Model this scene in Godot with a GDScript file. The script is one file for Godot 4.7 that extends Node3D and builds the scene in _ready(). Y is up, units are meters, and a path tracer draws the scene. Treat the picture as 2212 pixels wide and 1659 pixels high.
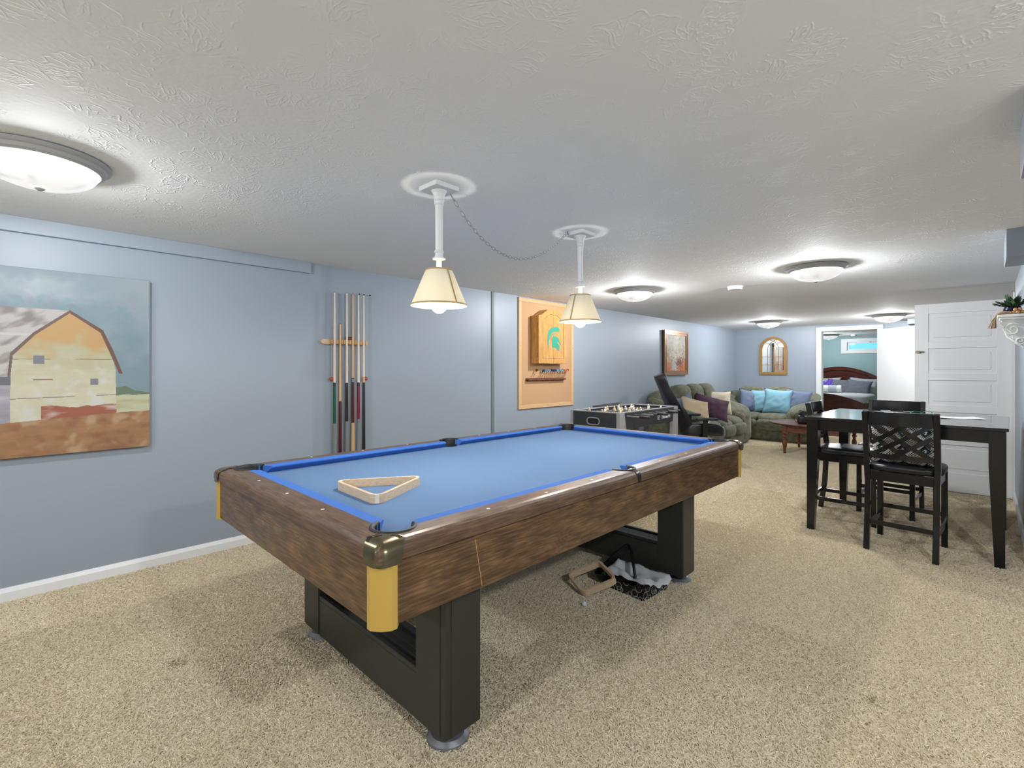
extends Node3D

# ---------------------------------------------------------------- frame of the place (metres)
const H := 2.162          # ceiling height
const XW := -3.934        # left wall face
const ZF := -11.118       # far wall face
const ZB := -15.6         # bedroom back wall face
const XR := 0.21          # right wall face
const LAMP := 1.35
const PEND := 0.34
var M := {}
var taken := {}
var rng := RandomNumberGenerator.new()

func _ready() -> void:
	rng.seed = 7
	# ---- camera
	var cam := Camera3D.new()
	cam.name = "camera"
	cam.projection = Camera3D.PROJECTION_FRUSTUM
	cam.near = 0.05
	cam.far = 60.0
	cam.keep_aspect = Camera3D.KEEP_HEIGHT
	cam.size = 2.0 * 0.05 * 829.5 / 1051.5
	cam.frustum_offset = Vector2(0, -31.9 / 1051.5 * 0.05)
	cam.position = Vector3(0, 1.30, 0)
	cam.rotation = Vector3(0, deg_to_rad(44.22), 0)
	add_child(cam)
	cam.current = true
	# ---- sky and exposure
	var we := WorldEnvironment.new()
	we.name = "world"
	var env := Environment.new()
	env.background_mode = Environment.BG_COLOR
	env.background_color = Color(0.40, 0.83, 0.95)
	env.tonemap_mode = Environment.TONE_MAPPER_LINEAR
	env.tonemap_exposure = 1.46
	env.sdfgi_enabled = true
	env.ssao_enabled = true
	env.ssil_enabled = true
	we.environment = env
	add_child(we)
	materials()
	build_shell()
	build_lights()
	build_pool_table()
	build_wall_things()
	build_foosball()
	build_lounge()
	build_bar_set()
	build_bedroom()
	build_right_side()
	build_under_table()
	build_carpet_pile()

# ================================================================ helpers
func numbered(called: String) -> String:
	if not taken.has(called):
		taken[called] = 0
		return called
	taken[called] += 1
	return "%s_%03d" % [called, taken[called]]

func thing(called: String, label: String, category: String, at := Vector3.ZERO, turn := 0.0, group := "") -> Node3D:
	var o := Node3D.new()
	o.name = numbered(called)
	add_child(o)
	o.position = at
	o.rotation.y = turn
	o.set_meta("label", label)
	o.set_meta("category", category)
	if group:
		o.set_meta("group", group)
	return o

func tag(o: Node, label: String, category: String, group := "") -> void:
	o.set_meta("label", label)
	o.set_meta("category", category)
	if group:
		o.set_meta("group", group)

func obj(called: String, s: SurfaceTool, m: Material, parent: Node = null, normals := true) -> MeshInstance3D:
	if normals:
		s.generate_normals()
	var o := MeshInstance3D.new()
	o.mesh = s.commit()
	o.mesh.surface_set_material(0, m)
	if parent == null or parent == self:
		o.name = numbered(called)
		add_child(o)
	else:
		o.name = called
		parent.add_child(o, true)
	return o

func struct(called: String, s: SurfaceTool, m: Material, label := "") -> MeshInstance3D:
	var o := obj(called, s, m)
	o.set_meta("kind", "structure")
	if label:
		o.set_meta("label", label)
	return o

func copy_of(o: Node3D, label: String, at: Vector3, turn := 0.0) -> Node3D:
	var c: Node3D = o.duplicate()
	var base := String(o.name)
	c.name = numbered(base)
	add_child(c)
	c.position = at
	c.rotation.y = turn
	c.set_meta("label", label)
	return c

func st() -> SurfaceTool:
	var s := SurfaceTool.new()
	s.begin(Mesh.PRIMITIVE_TRIANGLES)
	s.set_smooth_group(-1)
	return s

func tri(s: SurfaceTool, a: Vector3, b: Vector3, c: Vector3, g := -1) -> void:
	s.set_smooth_group(g)
	s.add_vertex(a); s.add_vertex(b); s.add_vertex(c)

# seen from outside a, b, c, d run clockwise
func quad(s: SurfaceTool, a: Vector3, b: Vector3, c: Vector3, d: Vector3, g := -1) -> void:
	tri(s, a, b, c, g)
	tri(s, a, c, d, g)

func quad_uv(s: SurfaceTool, a: Vector3, b: Vector3, c: Vector3, d: Vector3) -> void:
	# a top left, b top right, c bottom right, d bottom left
	s.set_smooth_group(-1)
	var p := [a, b, c, a, c, d]
	var u := [Vector2(0, 0), Vector2(1, 0), Vector2(1, 1), Vector2(0, 0), Vector2(1, 1), Vector2(0, 1)]
	for i in 6:
		s.set_uv(u[i])
		s.add_vertex(p[i])

func box(s: SurfaceTool, c: Vector3, size: Vector3, bevel := 0.0, xf := Transform3D.IDENTITY) -> void:
	var h := size * 0.5
	var b := minf(bevel, minf(h.x, minf(h.y, h.z)) * 0.95)
	var ax := [Vector3.RIGHT, Vector3.UP, Vector3.BACK]
	if b <= 0.0:
		for i in 3:
			for sg in [-1.0, 1.0]:
				var n: Vector3 = ax[i] * sg
				var u: Vector3 = ax[(i + 1) % 3]
				var v: Vector3 = ax[(i + 2) % 3] * sg
				var o := c + n * h
				var uh := u * h
				var vh := v * h
				quad(s, xf * (o - uh - vh), xf * (o - uh + vh), xf * (o + uh + vh), xf * (o + uh - vh))
		return
	# faces
	for i in 3:
		for sg in [-1.0, 1.0]:
			var n: Vector3 = ax[i] * sg
			var u: Vector3 = ax[(i + 1) % 3]
			var v: Vector3 = ax[(i + 2) % 3] * sg
			var o := c + n * h
			var uh := u * (absf(u.dot(h)) - b)
			var vh := v * (absf(v.dot(h)) - b)
			quad(s, xf * (o - uh - vh), xf * (o - uh + vh), xf * (o + uh + vh), xf * (o + uh - vh))
	# edges
	for i in 3:
		var e: Vector3 = ax[i]
		var u: Vector3 = ax[(i + 1) % 3]
		var v: Vector3 = ax[(i + 2) % 3]
		var eh := e * (e.dot(h) - b)
		for su in [-1.0, 1.0]:
			for sv in [-1.0, 1.0]:
				var p: Vector3 = c + u * su * u.dot(h) + v * sv * (v.dot(h) - b)
				var q: Vector3 = c + u * su * (u.dot(h) - b) + v * sv * v.dot(h)
				if su * sv > 0.0:
					quad(s, xf * (p - eh), xf * (p + eh), xf * (q + eh), xf * (q - eh))
				else:
					quad(s, xf * (p + eh), xf * (p - eh), xf * (q - eh), xf * (q + eh))
	for sx in [-1.0, 1.0]:
		for sy in [-1.0, 1.0]:
			for sz in [-1.0, 1.0]:
				var p1 := c + Vector3(sx * h.x, sy * (h.y - b), sz * (h.z - b))
				var p2 := c + Vector3(sx * (h.x - b), sy * h.y, sz * (h.z - b))
				var p3 := c + Vector3(sx * (h.x - b), sy * (h.y - b), sz * h.z)
				if sx * sy * sz > 0.0:
					tri(s, xf * p1, xf * p3, xf * p2)
				else:
					tri(s, xf * p1, xf * p2, xf * p3)

func bx(c: Vector3, size: Vector3, bevel := 0.0, xf := Transform3D.IDENTITY) -> SurfaceTool:
	var s := st()
	box(s, c, size, bevel, xf)
	return s

# a box between two points (a bar), section w (across) x h
func bar(s: SurfaceTool, a: Vector3, b: Vector3, w: float, h: float, bevel := 0.0, upish := Vector3.UP) -> void:
	var d := b - a
	var z := d.normalized()
	var x := upish.cross(z)
	if x.length() < 0.01:
		x = Vector3.RIGHT.cross(z)
	x = x.normalized()
	var y := z.cross(x)
	box(s, Vector3.ZERO, Vector3(w, h, d.length()), bevel, Transform3D(Basis(x, y, z), (a + b) * 0.5))

# profile of (radius, height); smooth round the axis, crisp along it unless soft
func lathe(s: SurfaceTool, prof: Array, n := 24, xf := Transform3D.IDENTITY, soft := false, arc := TAU) -> void:
	for k in prof.size() - 1:
		var g := 1 if soft else k + 1
		var p: Vector2 = prof[k]
		var q: Vector2 = prof[k + 1]
		for i in n:
			var a0 := arc * i / n
			var a1 := arc * ((i + 1) % n if arc == TAU else i + 1) / n
			var p0 := xf * Vector3(p.x * cos(a0), p.y, p.x * sin(a0))
			var p1 := xf * Vector3(p.x * cos(a1), p.y, p.x * sin(a1))
			var q0 := xf * Vector3(q.x * cos(a0), q.y, q.x * sin(a0))
			var q1 := xf * Vector3(q.x * cos(a1), q.y, q.x * sin(a1))
			if p.x > 1e-6:
				tri(s, p0, p1, q0, g)
			if q.x > 1e-6:
				tri(s, p1, q1, q0, g)

func tube(s: SurfaceTool, pts: Array, radii, n := 8, closed := false, flat := 1.0) -> void:
	var rings := []
	var m := pts.size()
	var side := Vector3.ZERO
	for i in m:
		var d: Vector3
		if closed:
			d = pts[(i + 1) % m] - pts[(i - 1 + m) % m]
		else:
			d = pts[mini(i + 1, m - 1)] - pts[maxi(i - 1, 0)]
		d = d.normalized()
		if side == Vector3.ZERO:
			side = d.cross(Vector3.UP) if absf(d.y) < 0.95 else d.cross(Vector3.RIGHT)
		side = (side - d * side.dot(d)).normalized()
		var up := side.cross(d)
		var r: float = radii[i] if radii is Array else radii
		var ring := []
		for k in n:
			var a := TAU * k / n
			ring.append(pts[i] + side * cos(a) * r + up * sin(a) * r * flat)
		rings.append(ring)
	for i in (m if closed else m - 1):
		var A: Array = rings[i]
		var B: Array = rings[(i + 1) % m]
		for k in n:
			var k1 := (k + 1) % n
			quad(s, A[k], A[k1], B[k1], B[k], 1)
	if not closed:
		for k in range(1, n - 1):
			tri(s, rings[0][0], rings[0][k + 1], rings[0][k])
			tri(s, rings[m - 1][0], rings[m - 1][k], rings[m - 1][k + 1])

# polygon in (x, y) run out along z from z0 to z1
func prism(s: SurfaceTool, poly: PackedVector2Array, z0: float, z1: float, xf := Transform3D.IDENTITY, side_group := -1) -> void:
	var p := poly
	if Geometry2D.is_polygon_clockwise(p):
		p = poly.duplicate()
		p.reverse()
	var t := Geometry2D.triangulate_polygon(p)
	for i in range(0, t.size(), 3):
		var a := p[t[i]]
		var b := p[t[i + 1]]
		var c := p[t[i + 2]]
		if (b - a).cross(c - a) < 0.0:
			var w := b
			b = c
			c = w
		tri(s, xf * Vector3(a.x, a.y, z1), xf * Vector3(c.x, c.y, z1), xf * Vector3(b.x, b.y, z1))
		tri(s, xf * Vector3(a.x, a.y, z0), xf * Vector3(b.x, b.y, z0), xf * Vector3(c.x, c.y, z0))
	for i in p.size():
		var a := p[i]
		var b := p[(i + 1) % p.size()]
		quad(s, xf * Vector3(a.x, a.y, z0), xf * Vector3(a.x, a.y, z1), xf * Vector3(b.x, b.y, z1), xf * Vector3(b.x, b.y, z0), side_group)

# a ring between two outlines of equal length, run out along z
func ring_prism(s: SurfaceTool, outer: Array, inner: Array, z0: float, z1: float, xf := Transform3D.IDENTITY, closed := true) -> void:
	var n := outer.size()
	for i in (n if closed else n - 1):
		var j := (i + 1) % n
		var a: Vector2 = outer[i]
		var b: Vector2 = outer[j]
		var c: Vector2 = inner[j]
		var d: Vector2 = inner[i]
		var f := func(v: Vector2, z: float) -> Vector3: return xf * Vector3(v.x, v.y, z)
		quad(s, f.call(a, z1), f.call(d, z1), f.call(c, z1), f.call(b, z1))
		quad(s, f.call(a, z0), f.call(b, z0), f.call(c, z0), f.call(d, z0))
		quad(s, f.call(a, z0), f.call(a, z1), f.call(b, z1), f.call(b, z0))
		quad(s, f.call(d, z0), f.call(c, z0), f.call(c, z1), f.call(d, z1))
	if not closed:
		for e in [0, n - 1]:
			var a: Vector2 = outer[e]
			var d: Vector2 = inner[e]
			quad(s, xf * Vector3(a.x, a.y, z0), xf * Vector3(d.x, d.y, z0), xf * Vector3(d.x, d.y, z1), xf * Vector3(a.x, a.y, z1))

# section of (t, y) swept along x from p0 + q0 t to p1 + q1 t; t runs to +z
func sweep(s: SurfaceTool, sec: Array, p0: float, q0: float, p1: float, q1: float) -> void:
	var n := sec.size()
	var poly := PackedVector2Array()
	for v in sec:
		poly.append(v)
	var cw := Geometry2D.is_polygon_clockwise(poly)
	for i in n:
		var a: Vector2 = sec[i]
		var b: Vector2 = sec[(i + 1) % n]
		var a0 := Vector3(p0 + q0 * a.x, a.y, a.x)
		var a1 := Vector3(p1 + q1 * a.x, a.y, a.x)
		var b0 := Vector3(p0 + q0 * b.x, b.y, b.x)
		var b1 := Vector3(p1 + q1 * b.x, b.y, b.x)
		if cw:
			quad(s, a0, b0, b1, a1)
		else:
			quad(s, a0, a1, b1, b0)
	var t := Geometry2D.triangulate_polygon(poly)
	for i in range(0, t.size(), 3):
		var a := poly[t[i]]
		var b := poly[t[i + 1]]
		var c := poly[t[i + 2]]
		if (b - a).cross(c - a) < 0.0:
			var w := b
			b = c
			c = w
		# counter-clockwise in (t, y) means facing -x
		tri(s, Vector3(p0 + q0 * a.x, a.y, a.x), Vector3(p0 + q0 * c.x, c.y, c.x), Vector3(p0 + q0 * b.x, b.y, b.x))
		tri(s, Vector3(p1 + q1 * a.x, a.y, a.x), Vector3(p1 + q1 * b.x, b.y, b.x), Vector3(p1 + q1 * c.x, c.y, c.x))

# a soft box: cube drawn out to a p-norm ball, with folds from noise
func puff(s: SurfaceTool, c: Vector3, size: Vector3, p := 4.0, n := 8, xf := Transform3D.IDENTITY, fold := 0.0, seed_ := 1, bend = null) -> void:
	var nz := FastNoiseLite.new()
	nz.seed = seed_
	nz.frequency = 4.0
	var ax := [Vector3.RIGHT, Vector3.UP, Vector3.BACK]
	for i in 3:
		for sg in [-1.0, 1.0]:
			var nn: Vector3 = ax[i] * sg
			var u: Vector3 = ax[(i + 1) % 3]
			var v: Vector3 = ax[(i + 2) % 3] * sg
			var grid := []
			for a in n + 1:
				var row := []
				for b in n + 1:
					var q: Vector3 = nn + u * (sin((2.0 * a / n - 1.0) * PI * 0.5) * 0.35 + (2.0 * a / n - 1.0) * 0.65) + v * (sin((2.0 * b / n - 1.0) * PI * 0.5) * 0.35 + (2.0 * b / n - 1.0) * 0.65)
					var l := pow(pow(absf(q.x), p) + pow(absf(q.y), p) + pow(absf(q.z), p), 1.0 / p)
					q /= l
					var w := q * size * 0.5
					if fold > 0.0:
						w += q.normalized() * nz.get_noise_3dv(w * 1.5 + c) * fold
					if bend != null:
						w = bend.call(w)
					row.append(xf * (c + w))
				grid.append(row)
			for a in n:
				for b in n:
					quad(s, grid[a][b], grid[a][b + 1], grid[a + 1][b + 1], grid[a + 1][b], 1)

# a throw pillow lying in x, y with its thickness along z
func pillow(s: SurfaceTool, w: float, h: float, th: float, xf := Transform3D.IDENTITY, n := 12, seed_ := 1, uv := false) -> void:
	var nz := FastNoiseLite.new()
	nz.seed = seed_
	nz.frequency = 5.0
	for sg in [-1.0, 1.0]:
		var grid := []
		for a in n + 1:
			var row := []
			for b in n + 1:
				var u := -1.0 + 2.0 * a / n
				var v := -1.0 + 2.0 * b / n
				var d := pow(maxf((1.0 - u * u) * (1.0 - v * v), 0.0), 0.38)
				var x := u * w * 0.5 * (1.0 - 0.10 * (1.0 - v * v))
				var y := v * h * 0.5 * (1.0 - 0.10 * (1.0 - u * u))
				var z: float = sg * th * 0.5 * d + nz.get_noise_2d(x * 2.0 + sg, y * 2.0) * 0.02 * d
				row.append(xf * Vector3(x, y, z))
			grid.append(row)
		for a in n:
			for b in n:
				var q := [grid[a][b], grid[a + 1][b], grid[a + 1][b + 1], grid[a][b + 1]]
				var k := [Vector2(a, n - b), Vector2(a + 1, n - b), Vector2(a + 1, n - b - 1), Vector2(a, n - b - 1)]
				var order := [0, 3, 2, 0, 2, 1] if sg > 0.0 else [0, 1, 2, 0, 2, 3]
				s.set_smooth_group(1)
				for o in order:
					if uv:
						s.set_uv(k[o] / n)
					s.add_vertex(q[o])

func text_part(word: String, px: float, depth: float, m: Material, parent: Node, at: Transform3D, called := "lettering") -> MeshInstance3D:
	var t := TextMesh.new()
	var f := SystemFont.new()
	f.font_names = PackedStringArray(["Droid Sans"])
	f.font_weight = 700
	t.font = f
	t.text = word
	t.font_size = 64
	t.pixel_size = px
	t.depth = depth
	t.material = m
	var o := MeshInstance3D.new()
	o.mesh = t
	o.name = called
	parent.add_child(o, true)
	o.transform = at
	return o

# ---------------------------------------------------------------- textures
func noise_bytes(w: int, h: int, freq: float, seed_: int, oct := 3, stretch := 1, type := FastNoiseLite.TYPE_SIMPLEX_SMOOTH, warp := 0.0) -> PackedByteArray:
	var n := FastNoiseLite.new()
	n.noise_type = type
	n.seed = seed_
	n.frequency = freq
	n.fractal_octaves = oct
	if oct <= 1:
		n.fractal_type = FastNoiseLite.FRACTAL_NONE
	if warp > 0.0:
		n.domain_warp_enabled = true
		n.domain_warp_amplitude = warp
		n.domain_warp_frequency = freq * 0.6
	var im := n.get_seamless_image(w / stretch, h, false, false, 0.15, true)
	if stretch > 1:
		im.resize(w, h, Image.INTERPOLATE_CUBIC)
	im.convert(Image.FORMAT_L8)
	return im.get_data()

func tex_rgb(w: int, h: int, d: PackedByteArray) -> ImageTexture:
	return ImageTexture.create_from_image(Image.create_from_data(w, h, false, Image.FORMAT_RGB8, d))

func tex_l(w: int, h: int, d: PackedByteArray) -> ImageTexture:
	return ImageTexture.create_from_image(Image.create_from_data(w, h, false, Image.FORMAT_L8, d))

func ramp_tex(w: int, h: int, v: PackedByteArray, stops: Array) -> ImageTexture:
	var lut := PackedByteArray()
	lut.resize(768)
	for i in 256:
		var x := i / 255.0 * (stops.size() - 1)
		var k := mini(int(x), stops.size() - 2)
		var c: Color = stops[k].lerp(stops[k + 1], x - k)
		lut[i * 3] = int(clampf(c.r, 0, 1) * 255.0)
		lut[i * 3 + 1] = int(clampf(c.g, 0, 1) * 255.0)
		lut[i * 3 + 2] = int(clampf(c.b, 0, 1) * 255.0)
	var d := PackedByteArray()
	d.resize(w * h * 3)
	for i in w * h:
		var k := v[i] * 3
		d[i * 3] = lut[k]
		d[i * 3 + 1] = lut[k + 1]
		d[i * 3 + 2] = lut[k + 2]
	return tex_rgb(w, h, d)

func mixb(a: PackedByteArray, b: PackedByteArray, k: float) -> PackedByteArray:
	var o := PackedByteArray()
	o.resize(a.size())
	var k1 := 1.0 - k
	for i in a.size():
		o[i] = int(a[i] * k1 + b[i] * k)
	return o

func rgb(r: int, g: int, b: int) -> Color:
	return Color8(r, g, b)

func mat(called: String, c: Color, rough := 0.8, metal := 0.0, spec := 0.5) -> StandardMaterial3D:
	var m := StandardMaterial3D.new()
	m.resource_name = called
	m.albedo_color = c
	m.roughness = rough
	m.metallic = metal
	m.metallic_specular = spec
	M[called] = m
	return m

func tmat(called: String, t: Texture2D, scale: Vector3, rough := 0.7, world := false, tint := Color.WHITE) -> StandardMaterial3D:
	var m := mat(called, tint, rough)
	m.albedo_texture = t
	m.uv1_triplanar = true
	m.uv1_world_triplanar = world
	m.uv1_scale = scale
	m.uv1_triplanar_sharpness = 8.0
	return m

func umat(called: String, t: Texture2D, rough := 0.7) -> StandardMaterial3D:
	var m := mat(called, Color.WHITE, rough)
	m.albedo_texture = t
	return m

func stomp_height(n: int, metres: float) -> PackedByteArray:
	# plaster stamped with a round brush: fans of thin ridges with a raised rim
	var r := RandomNumberGenerator.new()
	r.seed = 41
	var f := PackedFloat32Array()
	f.resize(n * n)
	var px := n / metres
	var mask := n - 1
	var cells := int(metres / 0.21)
	for gy in cells:
		for gx in cells:
			var cx := (gx + r.randf_range(0.1, 0.9)) * metres / cells * px
			var cy := (gy + r.randf_range(0.1, 0.9)) * metres / cells * px
			var head := r.randf_range(0.0, TAU)
			var R := r.randf_range(0.10, 0.165) * px
			var amp := r.randf_range(0.55, 1.0)
			for k in 26:
				var a := head + r.randf_range(-2.0, 2.0)
				var curl := r.randf_range(-0.006, 0.006)
				var r0 := R * r.randf_range(0.15, 0.7)
				var r1 := R * r.randf_range(0.75, 1.05)
				var x := cx + cos(a) * r0
				var y := cy + sin(a) * r0 * 0.8
				var steps := int(r1 - r0)
				var dir := a
				var ridge := amp * r.randf_range(0.35, 1.0)
				for i in steps:
					dir += curl + r.randf_range(-0.16, 0.16)
					x += cos(dir)
					y += sin(dir)
					var t := sin(PI * (i + 1.0) / (steps + 1.0)) * ridge
					var ix := int(x)
					var iy := int(y)
					for oy in range(-1, 2):
						for ox in range(-1, 2):
							var w := t * (1.0 if ox == 0 and oy == 0 else 0.55 if ox == 0 or oy == 0 else 0.3)
							var at := ((iy + oy) & mask) * n + ((ix + ox) & mask)
							if f[at] < w:
								f[at] = w
			# short crossing crumbs of plaster inside the stamp
			for k in 46:
				var a := head + r.randf_range(-2.1, 2.1)
				var rr0 := R * sqrt(r.randf_range(0.05, 1.0))
				var x := cx + cos(a) * rr0
				var y := cy + sin(a) * rr0 * 0.8
				var dir := r.randf() * TAU
				var steps := int(r.randf_range(0.008, 0.024) * px)
				var ridge := amp * r.randf_range(0.3, 0.8)
				for i in steps:
					dir += r.randf_range(-0.25, 0.25)
					x += cos(dir)
					y += sin(dir)
					var t := sin(PI * (i + 1.0) / (steps + 1.0)) * ridge
					for oy in range(-1, 2):
						for ox in range(-1, 2):
							var w := t * (1.0 if ox == 0 and oy == 0 else 0.6 if ox == 0 or oy == 0 else 0.35)
							var at := ((int(y) + oy) & mask) * n + ((int(x) + ox) & mask)
							if f[at] < w:
								f[at] = w
			# the rim
			var a0 := head - r.randf_range(0.9, 1.7)
			var a1 := head + r.randf_range(0.9, 1.7)
			var steps := int((a1 - a0) * R)
			var wob := r.randf_range(3.0, 9.0)
			for i in steps:
				var a := a0 + (a1 - a0) * i / steps
				var rr := R * (1.0 + 0.05 * sin(a * wob * 2.3) + 0.03 * sin(a * 17.0))
				var ix := int(cx + cos(a) * rr)
				var iy := int(cy + sin(a) * rr * 0.8)
				var t := amp * (0.6 + 0.4 * sin(a * 11.0 + gx)) * sin(PI * (i + 0.5) / steps)
				for oy in range(-2, 3):
					for ox in range(-2, 3):
						var w := t * exp(-(ox * ox + oy * oy) * 0.45)
						var at := ((iy + oy) & mask) * n + ((ix + ox) & mask)
						if f[at] < w:
							f[at] = w
	var fine := noise_bytes(n, n, 0.05, 12, 2)
	var d := PackedByteArray()
	d.resize(n * n)
	for i in n * n:
		d[i] = int(clampf(f[i] * 205.0 + fine[i] * 0.16, 0.0, 255.0))
	return d

func yarn_maps(n: int, metres: float) -> Array:
	var r := RandomNumberGenerator.new()
	r.seed = 77
	var hgt := PackedFloat32Array()
	hgt.resize(n * n)
	var tone := PackedByteArray()
	tone.resize(n * n)
	tone.fill(40)
	var mask := n - 1
	var px := n / metres
	for k in 64000:
		var x := r.randf() * n
		var y := r.randf() * n
		var a := r.randf() * TAU
		var base := r.randf_range(0.3, 1.0)
		var tn := r.randf_range(135.0, 235.0)
		var L := int(r.randf_range(0.006, 0.013) * px)
		var w := r.randf_range(0.0017, 0.0026) * px
		var iw := int(ceil(w))
		var turn := r.randf_range(-0.12, 0.12)
		for i in range(0, L, 2):
			x += cos(a) * 2.0
			y += sin(a) * 2.0
			a += turn
			for oy in range(-iw, iw + 1):
				for ox in range(-iw, iw + 1):
					var d := 1.0 - (ox * ox + oy * oy) / (w * w)
					if d <= 0.0:
						continue
					var at := ((int(y) + oy) & mask) * n + ((int(x) + ox) & mask)
					var v := base * 0.75 + 0.25 * d
					if v > hgt[at]:
						hgt[at] = v
						tone[at] = int(tn)
	var hb := PackedByteArray()
	hb.resize(n * n)
	for i in n * n:
		hb[i] = int(hgt[i] * 255.0)
	return [ramp_tex(n, n, tone, [rgb(84, 70, 48), rgb(176, 160, 128), rgb(208, 194, 164), rgb(222, 210, 182), rgb(232, 222, 198)]), tex_l(n, n, hb)]

func upright(t: ImageTexture) -> ImageTexture:
	var im := t.get_image()
	im.rotate_90(CLOCKWISE)
	return ImageTexture.create_from_image(im)

func wood_tex(w: int, h: int, stops: Array, seed_: int, rings: float, fine_k: float, stretch := 8) -> ImageTexture:
	var low := noise_bytes(w, h, 0.006, seed_, 2, 4, FastNoiseLite.TYPE_SIMPLEX_SMOOTH, 30.0)
	var fine := noise_bytes(w, h, 0.10, seed_ + 5, 3, stretch)
	var patch := noise_bytes(w, h, 0.014, seed_ + 9, 3, 2, FastNoiseLite.TYPE_SIMPLEX_SMOOTH, 24.0)
	var v := PackedByteArray()
	v.resize(w * h)
	for i in w * h:
		var g := 0.5 + 0.5 * sin(low[i] * rings)
		v[i] = int(clampf(g * 90.0 * (1.0 - fine_k) + fine[i] * fine_k + patch[i] * 0.50 + 4.0, 0.0, 255.0))
	return ramp_tex(w, h, v, stops)

func materials() -> void:
	# paint and shell
	mat("wall_paint", rgb(152, 162, 173), 0.42)
	mat("batten_paint", rgb(110, 124, 128), 0.5)
	mat("teal_paint", rgb(150, 180, 182), 0.6)
	var ceil_m := mat("ceiling_plaster", rgb(242, 242, 242), 0.8)
	ceil_m.heightmap_enabled = true
	ceil_m.heightmap_texture = tex_l(2048, 2048, stomp_height(2048, 3.2))
	ceil_m.heightmap_scale = 0.34
	mat("white_paint", rgb(226, 226, 226), 0.45)
	mat("white_gloss", rgb(232, 232, 232), 0.3)
	# carpet: short twisted yarns laid over one another, tones per yarn, and a floor-wide tread with two stains
	var yr := yarn_maps(1024, 1.1)
	umat("carpet", yr[0], 0.95).metallic_specular = 0.1
	# wood
	var walnut := [rgb(46, 31, 20), rgb(68, 48, 32), rgb(88, 64, 43), rgb(110, 82, 55), rgb(136, 104, 70)]
	M["walnut_panel"] = tmat("walnut_panel", wood_tex(1024, 512, walnut, 51, 0.34, 0.62, 12), Vector3(0.75, 1.9, 0.75), 0.33)
	M["walnut_rail"] = tmat("walnut_rail", wood_tex(1024, 512, [rgb(56, 39, 29), rgb(80, 59, 45), rgb(100, 77, 60), rgb(118, 94, 75)], 61, 0.05, 0.8, 16), Vector3(1.2, 3.0, 3.0), 0.42)
	M.walnut_rail.metallic_specular = 0.4
	M.walnut_rail.clearcoat_enabled = true
	M.walnut_rail.clearcoat = 0.12
	M.walnut_rail.clearcoat_roughness = 0.2
	tmat("maple", wood_tex(512, 512, [rgb(170, 134, 100), rgb(206, 172, 136), rgb(224, 196, 162), rgb(232, 208, 178)], 71, 0.04, 0.8, 16), Vector3(3.0, 12.0, 12.0), 0.4)
	tmat("pine", upright(wood_tex(512, 512, [rgb(126, 78, 34), rgb(172, 120, 58), rgb(194, 142, 74), rgb(208, 160, 92)], 81, 0.05, 0.75, 8)), Vector3(3.5, 1.2, 3.5), 0.35)
	tmat("pine_frame", wood_tex(256, 256, [rgb(204, 162, 112), rgb(214, 174, 124), rgb(222, 184, 136)], 83, 0.05, 0.8, 4), Vector3(6, 2, 6), 0.5)
	tmat("cherry", wood_tex(512, 512, [rgb(56, 28, 20), rgb(88, 48, 35), rgb(112, 68, 50), rgb(130, 84, 62)], 85, 0.06, 0.7, 8), Vector3(2, 2, 2), 0.3)
	tmat("mahogany", wood_tex(256, 256, [rgb(40, 14, 10), rgb(70, 26, 18), rgb(96, 40, 26)], 87, 0.06, 0.7, 8), Vector3(1, 2, 1), 0.3)
	mat("dark_wood", rgb(26, 25, 26), 0.2)
	mat("black_laminate", rgb(56, 56, 51), 0.28)
	mat("black_plastic", rgb(20, 20, 22), 0.4)
	mat("black_rubber", rgb(26, 26, 28), 0.55)
	mat("black_leather", rgb(24, 24, 27), 0.32)
	mat("grey_piping", rgb(150, 154, 158), 0.6)
	tmat("cork", ramp_tex(256, 256, noise_bytes(256, 256, 0.2, 31, 2), [rgb(188, 146, 106), rgb(198, 156, 115), rgb(206, 165, 124)]), Vector3.ONE * 5.0, 0.9)
	# metals
	mat("gold_anodised", rgb(214, 180, 92), 0.36, 0.35)
	mat("aged_brass", rgb(122, 112, 88), 0.24, 0.95)
	mat("nickel", rgb(168, 168, 168), 0.45, 0.1)
	mat("chrome", rgb(190, 192, 195), 0.18, 1.0)
	mat("galvanised", rgb(140, 142, 146), 0.4, 0.6)
	mat("silver_plastic", rgb(158, 158, 158), 0.45)
	mat("bronze_frame", rgb(150, 112, 82), 0.35, 0.4)
	mat("gold_frame", rgb(164, 124, 66), 0.5, 0.2)
	var mirror := mat("mirror_glass", rgb(235, 238, 240), 0.02, 1.0)
	# cloth
	var felt_n := noise_bytes(512, 512, 0.2, 15, 2)
	tmat("felt", ramp_tex(512, 512, felt_n, [rgb(79, 110, 150), rgb(87, 118, 158), rgb(94, 124, 163)]), Vector3.ONE * 4.0, 0.95)
	tmat("cushion_cloth", ramp_tex(512, 512, felt_n, [rgb(48, 98, 178), rgb(56, 107, 188), rgb(64, 113, 192)]), Vector3.ONE * 4.0, 0.95)
	var sofa_n := noise_bytes(512, 512, 0.015, 33, 4)
	var sofa := tmat("sofa_suede", ramp_tex(512, 512, sofa_n, [rgb(74, 74, 58), rgb(90, 90, 71), rgb(104, 103, 83), rgb(118, 116, 95)]), Vector3.ONE * 1.3, 0.9)
	sofa.rim_enabled = true
	sofa.rim = 0.35
	mat("pillow_aqua", rgb(128, 174, 192), 0.9)
	mat("pillow_slate", rgb(104, 116, 140), 0.9)
	mat("pillow_plum", rgb(72, 42, 62), 0.8)
	mat("pillow_cream", rgb(206, 194, 172), 0.9)
	mat("pillow_sand", rgb(190, 168, 138), 0.9)
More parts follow.
